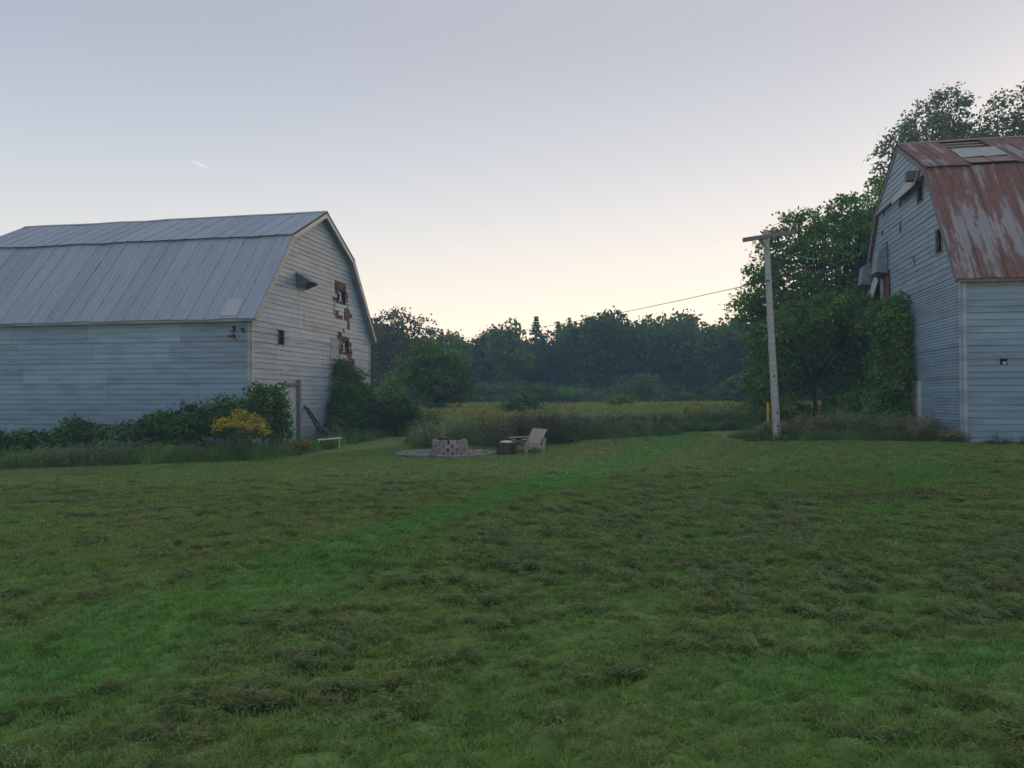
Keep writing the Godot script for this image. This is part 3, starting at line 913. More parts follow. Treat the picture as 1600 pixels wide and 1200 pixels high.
# ------------------------------------------------------------------ everything
func _ready() -> void:
	rng.seed = 7
	n_big = noise(0.16, 2, 11)
	n_mid = noise(0.35, 3, 12)
	n_fine = noise(0.5, 2, 13)

	var cam := Camera3D.new()
	cam.name = "camera"
	cam.position = Vector3(0, 1.75, 0)
	cam.rotation.x = atan(20.0 / 1200.0)
	cam.fov = 53.13
	cam.far = 1200.0
	add_child(cam)
	cam.current = true

	var env := Environment.new()
	env.background_mode = Environment.BG_SKY
	var sky := Sky.new()
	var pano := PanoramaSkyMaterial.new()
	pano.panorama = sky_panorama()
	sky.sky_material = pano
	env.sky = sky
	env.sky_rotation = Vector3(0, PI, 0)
	env.background_energy_multiplier = 1.0
	env.tonemap_mode = Environment.TONE_MAPPER_LINEAR
	env.tonemap_exposure = 1.75
	env.sdfgi_enabled = true
	env.ssao_enabled = true
	env.ssil_enabled = true
	env.fog_enabled = true
	env.fog_density = 0.0018
	env.fog_light_color = Color(0.72, 0.87, 1.0)
	var we := WorldEnvironment.new()
	we.name = "world_environment"
	we.environment = env
	add_child(we)

	var sun := DirectionalLight3D.new()
	sun.name = "sun"
	sun.light_energy = 0.2
	sun.light_angular_distance = 30.0
	sun.light_color = Color(1.0, 0.80, 0.58)
	sun.shadow_enabled = true
	add_child(sun)
	sun.look_at_from_position(Vector3(sin(0.42), 0.15, -cos(0.42)) * 50.0, Vector3.ZERO)

	make_materials()
	make_land()
	print("land")
	ground()
	var lb := left_barn()
	var rb := right_barn()
	print("barns")
	fire_place()
	pole_and_wires()
	small_things(lb)
	trees(lb, rb)
	print("trees")
	plants(lb, rb)
	print("plants")
	lawn()
	print("lawn")

func make_materials() -> void:
	var streak := ntex(0.012, 5, 21, [[0.0, grey(0.7)], [0.38, grey(0.9)], [0.55, grey(1.0)], [0.7, grey(1.08)], [1.0, grey(1.2)]])
	mat("siding", 0.55, streak, Vector3(0.07, 0.33, 0.07))
	mat("wood", 0.85, ntex(0.02, 4, 22, [[0.0, grey(0.5)], [0.5, grey(0.9)], [1.0, grey(1.15)]]), Vector3(1.4, 0.25, 1.4))
	mat("plain", 0.9)
	mat("brick", 0.9, ntex(0.03, 4, 23, [[0.0, grey(0.55)], [1.0, grey(1.2)]]), Vector3(1.5, 1.5, 1.5))
	mat("stone", 0.9, ntex(0.02, 5, 24, [[0.0, grey(0.5)], [1.0, grey(1.25)]]), Vector3(1.2, 1.2, 1.2))
	bump(M.stone, ntex(0.03, 5, 25, [[0.0, grey(0.0)], [1.0, grey(1.0)]]), 1.2)
	mat("dark_metal", 0.5, ntex(0.02, 3, 26, [[0.0, grey(0.75)], [1.0, grey(1.1)]]), Vector3(0.8, 0.8, 0.8))
	M.dark_metal.metallic_specular = 0.5
	mat("dull_metal", 0.55, ntex(0.014, 4, 27, [[0.0, grey(0.6)], [0.5, grey(0.95)], [1.0, grey(1.1)]]), Vector3(0.5, 0.5, 0.5))
	mat("bark", 0.9, ntex(0.02, 4, 28, [[0.0, grey(0.45)], [1.0, grey(1.3)]]), Vector3(2.0, 0.5, 2.0))
	bump(M.bark, ntex(0.025, 4, 29, [[0.0, grey(0.0)], [1.0, grey(1.0)]]), 2.0)
	mat("leaf", 0.6)
	M.leaf.metallic_specular = 0.25
	M.leaf.backlight_enabled = true
	M.leaf.backlight = Color(0.6, 0.7, 0.35)
	mat("grass", 0.6)
	M.grass.metallic_specular = 0.22
	M.grass.backlight_enabled = true
	M.grass.backlight = Color(0.7, 0.8, 0.45)
	mat("earth", 0.95, ntex(0.02, 5, 30, [[0.0, grey(0.45)], [0.5, grey(0.9)], [1.0, grey(1.25)]]), Vector3(1.1, 1.1, 1.1), true)
	bump(M.earth, ntex(0.03, 5, 31, [[0.0, grey(0.0)], [1.0, grey(1.0)]]), 3.0)
	for q in [["zinc_roof", 0.2, 41], ["rust_roof", 1.0, 51]]:
		var m := mat(q[0], 0.55 if q[1] < 0.5 else 0.8)
		m.albedo_texture = roof_image(1024, 512, q[1], q[2])

func lumps(x: float, d: float) -> float:   # the uneven mat of cut grass, 0..1
	return smoothstep(-0.15, 0.45, n_fine.get_noise_2d(x * 15.0, d * 20.0) + 0.45 * n_fine.get_noise_2d(x * 34.0 + 9.0, d * 40.0))

func steps(a: float, b: float, fine: float, from: float, to: float) -> Array:
	var out := []
	var x := from
	while x <= to:
		out.append(x)
		x += fine
	var s := fine
	while out[-1] < b:
		s = minf(s * 1.05, 12.0)
		out.append(out[-1] + s)
	s = fine
	while out[0] > a:
		s = minf(s * 1.07, 12.0)
		out.push_front(out[0] - s)
	return out

func ground() -> void:
	var xs := steps(-120.0, 120.0, 0.12, -9.0, 10.0)
	var ds := steps(-30.0, 165.0, 0.1, 2.5, 15.0)
	var v := PackedVector3Array()
	var n := PackedVector3Array()
	var c := PackedColorArray()
	var idx := PackedInt32Array()
	for d in ds:
		for x in xs:
			v.append(Vector3(x, gy(x, -d) + (lumps(x, d) - 0.5) * 0.05, -d))
			var near: bool = d < 40.0 and absf(x) < 40.0
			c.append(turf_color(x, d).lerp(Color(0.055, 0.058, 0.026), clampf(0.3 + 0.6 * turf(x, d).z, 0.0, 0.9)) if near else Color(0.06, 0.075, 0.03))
			var e := 0.3
			n.append(Vector3(gy(x - e, -d) - gy(x + e, -d), 2.0 * e, gy(x, -d - e) - gy(x, -d + e)).normalized())
	var w := xs.size()
	for j in ds.size() - 1:
		for i in w - 1:
			var k := j * w + i
			idx.append_array([k, k + w, k + w + 1, k, k + w + 1, k + 1])
	var a := []
	a.resize(Mesh.ARRAY_MAX)
	a[Mesh.ARRAY_VERTEX] = v
	a[Mesh.ARRAY_NORMAL] = n
	a[Mesh.ARRAY_COLOR] = c
	a[Mesh.ARRAY_INDEX] = idx
	var m := ArrayMesh.new()
	m.add_surface_from_arrays(Mesh.PRIMITIVE_TRIANGLES, a)
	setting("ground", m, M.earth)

func tuft(n: int, r: float, h: float, w: float) -> ArrayMesh:
	var f := MB.new()
	for i in n:
		var a := rng.randf() * TAU
		var q := sqrt(rng.randf()) * r
		var o := Vector3(cos(a) * q, -0.005, sin(a) * q)
		var b := rng.randf() * TAU
		var d := Vector3(cos(b) * rng.randf_range(0.3, 1.4), rng.randf_range(0.25, 0.75), sin(b) * rng.randf_range(0.3, 1.4)) * h * rng.randf_range(0.55, 1.1)
		var s := Vector3(-sin(b + rng.randf_range(-0.7, 0.7)), 0, cos(b)).normalized() * w * rng.randf_range(0.6, 1.1)
		f.blade(o, d, s, Color(1, 1, 1) * rng.randf_range(0.65, 1.3))
	return f.done()

func straw(n: int, r: float, h: float, ln: float, w: float) -> ArrayMesh:   # a loose heap of cut grass
	var f := MB.new()
	for i in n:
		var a := rng.randf() * TAU
		var q := sqrt(rng.randf())
		var o := Vector3(cos(a) * q * r, h * (1.0 - q * q) * rng.randf() + 0.01, sin(a) * q * r)
		var b := rng.randf() * TAU
		var d := Vector3(cos(b), rng.randf_range(-0.25, 0.4), sin(b)) * ln * rng.randf_range(0.5, 1.2)
		f.blade(o - d * 0.5, d, Vector3(-sin(b), rng.randf_range(-0.6, 0.6), cos(b)) * w, Color(1, 1, 1) * rng.randf_range(0.6, 1.35))
	return f.done()

func lawn() -> void:
	var bands := [[3.0, 9.0, 1250, 0.95], [8.0, 18.0, 640, 1.25], [16.0, 41.0, 190, 2.0]]
	var tufts := [tuft(16, 0.055, 0.055, 0.0032), tuft(16, 0.06, 0.06, 0.0045), tuft(18, 0.065, 0.040, 0.0045)]
	for bi in 3:
		var q: Array = bands[bi]
		var spots := []
		var cols := PackedColorArray()
		var n := int((q[1] * q[1] - q[0] * q[0]) * 0.74 * q[2])
		for i in n:
			var d := sqrt(rng.randf_range(q[0] * q[0], q[1] * q[1]))
			var x := rng.randf_range(-0.74, 0.74) * d + rng.randf_range(-0.6, 0.6)
			if not on_lawn(x, d): continue
			var t := turf(x, d)
			var s: float = q[3] * rng.randf_range(0.7, 1.25)
			var lp := lumps(x, d)
			if rng.randf() < t.z * (1.0 - lp) * 0.75: continue
			var h := s * (0.45 + 0.4 * t.x + (0.25 + 1.15 * t.z) * lp)
			if bi == 2: h *= 0.75
			spots.append(Transform3D(Basis(Vector3.UP, rng.randf() * TAU).scaled(Vector3(s, h, s)), Vector3(x, gy(x, -d) + (lp - 0.5) * 0.048, -d)))
			var c := turf_color(x, d).lerp(Color(0.20, 0.235, 0.095), 0.4 * t.z * lp)
			if rng.randf() < 0.10 + 0.12 * t.y: c = c.lerp(Color(0.24, 0.22, 0.10), 0.6)
			cols.append(vary(c, 0.22))
		scatter("grass", tufts[bi], M.grass, spots, cols, "short mown green lawn grass between the two barns", "grass")
	# cuttings left by the mower
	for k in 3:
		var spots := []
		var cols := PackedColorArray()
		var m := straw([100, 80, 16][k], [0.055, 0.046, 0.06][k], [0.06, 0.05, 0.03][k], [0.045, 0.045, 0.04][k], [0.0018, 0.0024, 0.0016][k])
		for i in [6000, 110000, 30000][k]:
			var d := sqrt(rng.randf_range(9.0, [420.0, 380.0, 260.0][k]))
			var x := rng.randf_range(-0.74, 0.74) * d
			if not on_lawn(x, d): continue
			var t := turf(x, d)
			var lp := lumps(x, d)
			if rng.randf() > t.z * (0.15 + 0.85 * lp if k else 0.5 - 0.4 * lp) + (0.05 if k != 1 else 0.0): continue
			var s := rng.randf_range(0.5, 1.3) * (1.0 + d * 0.02)
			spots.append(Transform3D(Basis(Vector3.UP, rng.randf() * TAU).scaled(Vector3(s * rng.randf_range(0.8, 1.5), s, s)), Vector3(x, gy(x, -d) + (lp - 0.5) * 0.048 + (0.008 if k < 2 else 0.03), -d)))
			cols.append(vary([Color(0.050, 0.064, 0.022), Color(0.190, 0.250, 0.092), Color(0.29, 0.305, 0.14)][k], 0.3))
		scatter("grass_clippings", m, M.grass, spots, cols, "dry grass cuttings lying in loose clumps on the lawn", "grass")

func on_lawn(x: float, d: float) -> bool:
	if x < -3.0 and d > 27.0 + (x + 14.0) * 0.12 + (0.0 if x < -9.0 else (x + 9.0) * 1.6): return false
	if x > 9.0 and d > 28.5 - (x - 9.0) * 0.55: return false
	if Vector2(x + 2.55, d - 30.0).length() < 1.9: return false
	return true

# ------------------------------------------------------------------ fire ring, stump, bench
func fire_place() -> void:
	var c := at(703, 29.3)
	# stone pad under the fire ring
	var pad := thing("stone_pad", "flat round pad of grey stone slabs under the block fire ring", "paving", Vector3(-2.55, gy(-2.55, -30.0), -30.0))
	var f := MB.new()
	var ring := []
	for i in 28: ring.append(2.12 * (1.0 + 0.05 * sin(i * 2.3)))
	for i in 28:
		var a := TAU * i / 28
		var b := TAU * (i + 1) / 28
		var p := Vector3(cos(a) * ring[i], 0, sin(a) * ring[i])
		var q := Vector3(cos(b) * ring[(i + 1) % 28], 0, sin(b) * ring[(i + 1) % 28])
		f.tri(Vector3(0, 0.03, 0), q + Vector3(0, 0.03, 0), p + Vector3(0, 0.03, 0), Color(0.15, 0.14, 0.125))
		f.quad_out(p + Vector3(0, 0.03, 0), q + Vector3(0, 0.03, 0), q - Vector3(0, 0.3, 0), p - Vector3(0, 0.3, 0), Vector3.ZERO, Color(0.15, 0.14, 0.125))
	part("gravel_bed", f, M.stone, pad)
	for r in [0.95, 1.35, 1.78]:
		var n := int(r * 9.0)
		for i in n:
			var a := TAU * (i + rng.randf_range(-0.1, 0.1)) / n
			f = MB.new()
			var w: float = TAU * r / n * 0.44
			var k := []
			for y in [0.065, 0.0]:
				for e in [[-1, -1], [1, -1], [1, 1], [-1, 1]]:
					k.append(Vector3(cos(a), 0, sin(a)) * (r + e[1] * 0.17 * rng.randf_range(0.85, 1.05)) + Vector3(-sin(a), 0, cos(a)) * w * e[0] * rng.randf_range(0.85, 1.05) + Vector3(0, y + rng.randf_range(0, 0.012), 0))
			f.hexa(k, vary(Color(0.24, 0.225, 0.205), 0.2))
			part("slab", f, M.stone, pad)
	# the ring itself, four courses of tapered wall blocks
	var t := thing("fire_ring", "round fire pit of stacked grey pink wall blocks in four courses", "fire pit", Vector3(c.x, c.y + 0.02, c.z))
	var blocks := []
	for i in 4:
		f = MB.new()
		var col: Color = [Color(0.36, 0.32, 0.30), Color(0.31, 0.285, 0.275), Color(0.34, 0.275, 0.25), Color(0.40, 0.365, 0.345)][i]
		f.hexa([Vector3(-0.138, 0.005, 0.10), Vector3(0.137, 0.004, 0.10), Vector3(0.139, 0.143, 0.095), Vector3(-0.136, 0.146, 0.095), Vector3(-0.10, 0.005, -0.09), Vector3(0.10, 0.005, -0.09), Vector3(0.10, 0.145, -0.09), Vector3(-0.10, 0.145, -0.09)], col)
		blocks.append(f.done())
	for y in 4:
		for i in 13:
			if y == 3 and i == 9: continue
			var a := TAU * (i + 0.5 * (y % 2) + rng.randf_range(-0.07, 0.07)) / 13
			var r := 0.60 - y * 0.015 + rng.randf_range(-0.015, 0.02)
			var o := part("block", blocks[rng.randi() % 4], M.stone, t)
			o.position = Vector3(sin(a) * r, y * 0.146, cos(a) * r)
			o.rotation = Vector3(0, a + rng.randf_range(-0.06, 0.06), 0)
	f = MB.new()
	for i in 24:
		var a := TAU * i / 24
		var b := TAU * (i + 1) / 24
		for rr in [[0.47, 0.485]]:
			f.hexa([Vector3(cos(a) * rr[0], 0.3, sin(a) * rr[0]), Vector3(cos(b) * rr[0], 0.3, sin(b) * rr[0]), Vector3(cos(b) * rr[0], 0.625, sin(b) * rr[0]), Vector3(cos(a) * rr[0], 0.625, sin(a) * rr[0]), Vector3(cos(a) * rr[1], 0.3, sin(a) * rr[1]), Vector3(cos(b) * rr[1], 0.3, sin(b) * rr[1]), Vector3(cos(b) * rr[1], 0.625, sin(b) * rr[1]), Vector3(cos(a) * rr[1], 0.625, sin(a) * rr[1])], Color(0.035, 0.03, 0.028))
	part("steel_liner", f, M.dark_metal, t)
	# stump with a white lid on it
	var sp := at(792.5, 29.2)
	t = thing("tree_stump", "dark furrowed log stump carrying a white disc beside the bench", "stump", sp)
	f = MB.new()
	var n := 40
	for i in n:
		var a := TAU * i / n
		var b := TAU * (i + 1) / n
		var ra := 0.365 + 0.022 * sin(i * 2.4) + 0.012 * sin(i * 5.1)
		var rb := 0.365 + 0.022 * sin((i + 1) % n * 2.4) + 0.012 * sin((i + 1) % n * 5.1)
		var p := Vector3(cos(a), 0, sin(a))
		var q := Vector3(cos(b), 0, sin(b))
		f.quad_out(p * ra * 1.04 - Vector3(0, 0.06, 0), q * rb * 1.04 - Vector3(0, 0.06, 0), q * rb + Vector3(0, 0.46, 0), p * ra + Vector3(0, 0.46, 0), Vector3(0, 0.2, 0), vary(Color(0.085, 0.07, 0.06), 0.35))
	part("bark", f, M.bark, t)
	f = MB.new()
	for i in n:
		var a := TAU * i / n
		var b := TAU * (i + 1) / n
		f.tri(Vector3(0, 0.475, 0), Vector3(cos(b) * 0.36, 0.458, sin(b) * 0.36), Vector3(cos(a) * 0.36, 0.458, sin(a) * 0.36), Color(0.2, 0.17, 0.14))
	part("cut_face", f, M.wood, t)
	t = thing("round_lid", "white round lid lying on top of the dark stump", "lid", sp + Vector3(-0.03, 0.478, 0.05))
	f = MB.new()
	f.tube([Vector3(0, 0, 0), Vector3(0, 0.02, 0), Vector3(0, 0.035, 0), Vector3(0, 0.042, 0)], [0.225, 0.235, 0.23, 0.19], 24, Color(0.8, 0.8, 0.8))
	part("disc", f, M.plain, t)
	f = MB.new()
	f.tube([Vector3(0, 0.04, 0), Vector3(0, 0.06, 0), Vector3(0, 0.065, 0)], [0.035, 0.03, 0.02], 10, Color(0.75, 0.75, 0.75))
	part("knob", f, M.plain, t)
	# wide wooden garden seat facing the fire, seen from its end
	sp = at(824, 30.2)
	t = thing("garden_seat", "wide slatted wooden garden seat with broad arms facing the fire ring", "bench", sp, 0.36)
	var pale := Color(0.40, 0.34, 0.25)
	var worn := Color(0.40, 0.37, 0.32)
	for s in [0.72, -0.72]:   # near end, far end; the seat faces -x
		var z: float = s
		f = MB.new()
		f.plank(Vector3(-0.36, -0.03, z), Vector3(-0.28, 0.5, z), Vector3(1, 0.1, 0), 0.14, 0.04, vary(pale, 0.1))
		part("front_leg", f, M.wood, t)
		f = MB.new()
		f.plank(Vector3(0.36, -0.03, z), Vector3(0.42, 0.58, z), Vector3(1, 0.1, 0), 0.13, 0.04, vary(pale, 0.1))
		part("back_leg", f, M.wood, t)
		f = MB.new()
		f.plank(Vector3(-0.40, 0.36, z + 0.042 * signf(s)), Vector3(0.46, 0.2, z + 0.042 * signf(s)), Vector3.UP, 0.14, 0.04, vary(pale, 0.1))
		part("side_rail", f, M.wood, t)
		f = MB.new()
		f.plank(Vector3(-0.42, 0.12, z + 0.044 * signf(s)), Vector3(0.0, 0.36, z + 0.044 * signf(s)), Vector3.UP, 0.11, 0.035, vary(pale, 0.1))
		part("brace", f, M.wood, t)
		f = MB.new()
		f.plank(Vector3(-0.50, 0.53, z), Vector3(0.42, 0.56, z), Vector3(0, 0, 1), 0.19, 0.03, vary(worn, 0.08))
		part("armrest", f, M.wood, t)
	for i in 6:
		f = MB.new()
		f.plank(Vector3(-0.36 + i * 0.115, 0.435 - i * 0.021, -0.68), Vector3(-0.36 + i * 0.115, 0.435 - i * 0.021, 0.68), Vector3(1, -0.18, 0), 0.1, 0.025, vary(worn, 0.1))
		part("seat_slat", f, M.wood, t)
	for i in 12:
		f = MB.new()
		var z := -0.66 + i * 0.12
		f.plank(Vector3(0.24, 0.3, z), Vector3(0.52, 0.9, z), Vector3(0, 0, 1), 0.11, 0.022, vary(Color(0.46, 0.40, 0.31), 0.12))
		part("back_slat", f, M.wood, t)
	for y in [0.45, 0.86]:
		f = MB.new()
		var x: float = 0.24 + (y - 0.3) * 0.45 + 0.035
		f.plank(Vector3(x, y, -0.74), Vector3(x, y, 0.74), Vector3(0.4, 1, 0), 0.09, 0.03, vary(pale, 0.08))
		part("back_rail", f, M.wood, t)

# ------------------------------------------------------------------ pole and wires
func pole_and_wires() -> void:
	var o := at(1213, 29.0)
	var t := thing("utility_pole", "pale weathered wooden utility pole with a tilted crossarm, leaning slightly", "pole", o)
	var top := Vector3(-0.36, 7.95, 0.0)
	var f := MB.new()
	f.tube([Vector3(0.01, -0.3, 0), Vector3(0, 0.4, 0), top * 0.5, top * 0.97, top], [0.15, 0.145, 0.125, 0.105, 0.095], 14, Color(0.50, 0.51, 0.51))
	part("shaft", f, M.bark, t)
	f = MB.new()
	f.plank(top + Vector3(-0.92, -0.42, 0.17), top + Vector3(1.1, -0.1, 0.17), Vector3.UP, 0.15, 0.12, Color(0.20, 0.18, 0.17))
	part("crossarm", f, M.wood, t)
	for s in [-0.62]:
		f = MB.new()
		f.plank(top + Vector3(s, -0.42, 0.2), top + Vector3(0.04, -0.92, 0.13), Vector3.UP, 0.03, 0.012, Color(0.2, 0.2, 0.2))
		part("crossarm_brace", f, M.dark_metal, t)
	f = MB.new()
	f.tube([top + Vector3(-0.3, -0.42, 0.25), top + Vector3(-0.1, -0.62, 0.2), top + Vector3(0.05, -0.8, 0.16)], [0.018, 0.018, 0.018], 6, Color(0.2, 0.16, 0.05))
	part("guard_wire", f, M.dark_metal, t)
	for q in [2.35, 1.0, 0.52]:
		f = MB.new()
		f.box(top * (q / 7.75) + Vector3(-0.02 + (0.05 if q < 2 else 0.0), 0, 0.15), Vector3(0.06, 0.08, 0.03), Basis(), Color(0.05, 0.045, 0.04))
		part("step_bolt", f, M.dark_metal, t)
	f = MB.new()
	f.tube([top * 0.755 + Vector3(0, 0, 0.1), top * 0.755 + Vector3(-0.1, 0, 0.16)], [0.03, 0.045], 8, Color(0.1, 0.08, 0.07))
	part("insulator", f, M.dark_metal, t)
	# the line that sags away behind the white barn
	var a := o + top * 0.755 + Vector3(-0.1, 0, 0.16)
	var b := Vector3(-9.5, 5.9, -60.0)
	var pts := []
	var rr := []
	for i in 31:
		var k := i / 30.0
		pts.append(a.lerp(b, k) - Vector3(0, 1.1 * 4.0 * k * (1.0 - k) * 0.45, 0))
		rr.append(0.014)
	t = thing("power_line", "thin dark overhead wire sagging from the pole towards the white barn", "wire", Vector3.ZERO)
	f = MB.new()
	f.tube(pts, rr, 5, Color(0.04, 0.04, 0.04))
	part("cable", f, M.dark_metal, t)
	# yellow marker stake
	o = at(1199.5, 29.8)
	t = thing("marker_stake", "thin yellow marker stake standing in weeds beside the pole", "stake", o)
	f = MB.new()
	f.hexa([Vector3(-0.04, -0.2, 0.012), Vector3(0.04, -0.2, 0.012), Vector3(0.04, 1.38, 0.012), Vector3(-0.04, 1.38, 0.012), Vector3(-0.03, -0.2, -0.02), Vector3(0.03, -0.2, -0.02), Vector3(0.03, 1.38, -0.02), Vector3(-0.03, 1.38, -0.02)], Color(0.72, 0.42, 0.03))
	part("blade", f, M.plain, t)
	f = MB.new()
	f.box(Vector3(0, 1.4, -0.004), Vector3(0.085, 0.05, 0.04), Basis(), Color(0.62, 0.36, 0.03))
	part("cap", f, M.plain, t)

func small_things(lb: Barn) -> void:
	# low white table in the grass by the gable
	var o := at(515, 33.0)
	var t := thing("low_table", "low white plank table with thin legs in grass by the vine", "table", o, 0.25)
	var f := MB.new()
	var wh := Color(0.62, 0.62, 0.61)
	for i in 3:
		f = MB.new()
		f.box(Vector3(0, 0.40 + (i % 2) * 0.004, -0.2 + i * 0.2), Vector3(1.0, 0.035, 0.192), Basis(Vector3(0, 0, 1), 0.07), vary(wh, 0.05))
		part("plank", f, M.wood, t)
	for q in [[-0.42, -0.22], [0.42, -0.22], [-0.42, 0.22], [0.42, 0.22]]:
		f = MB.new()
		f.box(Vector3(q[0], 0.17, q[1]), Vector3(0.04, 0.44, 0.04), Basis(), vary(wh, 0.08))
		part("leg", f, M.wood, t)
	# old boards and dead branches leaning at the door
	var names := ["dark board leaning on the gable wall beside the door", "second dark board leaning just right of the first one"]
	for i in 2:
		var a := world_of(lb, -1.25 - i * 0.1, 4.55 + i * 0.35)
		var b := world_of(lb, -0.12, 4.42 + i * 0.30, 1.35 - i * 0.1)
		a.y = gy(a.x, a.z)
		t = thing("leaning_board", names[i], "board", a)
		f = MB.new()
		f.plank(Vector3(0, -0.05, 0), b - a, Vector3(1, 0, 0.3), 0.12, 0.035, Color(0.10, 0.085, 0.075))
		part("board", f, M.wood, t)
	var pile := world_of(lb, -1.5, 5.3)
	pile.y = gy(pile.x, pile.z)
	t = thing("branch_pile", "pile of bare grey dead branches by the white barn door", "branches", pile)
	for i in 11:
		f = MB.new()
		var a := rng.randf_range(-1.0, 1.4)
		var d := Vector3(sin(a), rng.randf_range(0.15, 1.1), cos(a) * 0.4).normalized() * rng.randf_range(0.8, 1.7)
		var s := Vector3(rng.randf_range(-0.5, 0.4), 0, rng.randf_range(-0.3, 0.3))
		f.tube([s, s + d * 0.5 + ball() * 0.08, s + d], [0.032, 0.024, 0.01], 6, vary(Color(0.28, 0.26, 0.24), 0.2))
		for k in 2:
			var q := s + d * rng.randf_range(0.4, 0.8)
			f.tube([q, q + (d.normalized() + ball()).normalized() * 0.4], [0.014, 0.005], 5, vary(Color(0.28, 0.26, 0.24), 0.2))
		part("branch", f, M.bark, t)

# ------------------------------------------------------------------ trees
const DARK := [Color(0.065, 0.143, 0.034), Color(0.081, 0.166, 0.036), Color(0.055, 0.120, 0.034)]
const MID := [Color(0.105, 0.211, 0.044), Color(0.128, 0.237, 0.046), Color(0.090, 0.182, 0.044)]
const LIGHT := [Color(0.150, 0.258, 0.050), Color(0.180, 0.270, 0.060), Color(0.120, 0.222, 0.048)]
const SILVER := [Color(0.126, 0.210, 0.102), Color(0.150, 0.234, 0.118), Color(0.108, 0.186, 0.090)]

func lump(n: int, c: Vector3, r: Vector3, k: float) -> Array:   # n lobes spread through an ellipsoid
	var out := [[c, r * 0.72, 2.0]]
	for i in n:
		var d := ball().normalized()
		if d.y < -0.35: d.y = -d.y
		var q := rng.randf_range(0.7, 1.2) * k
		out.append([c + d * r * rng.randf_range(0.55, 0.85), r * q, q * q * 3.0])
	return out

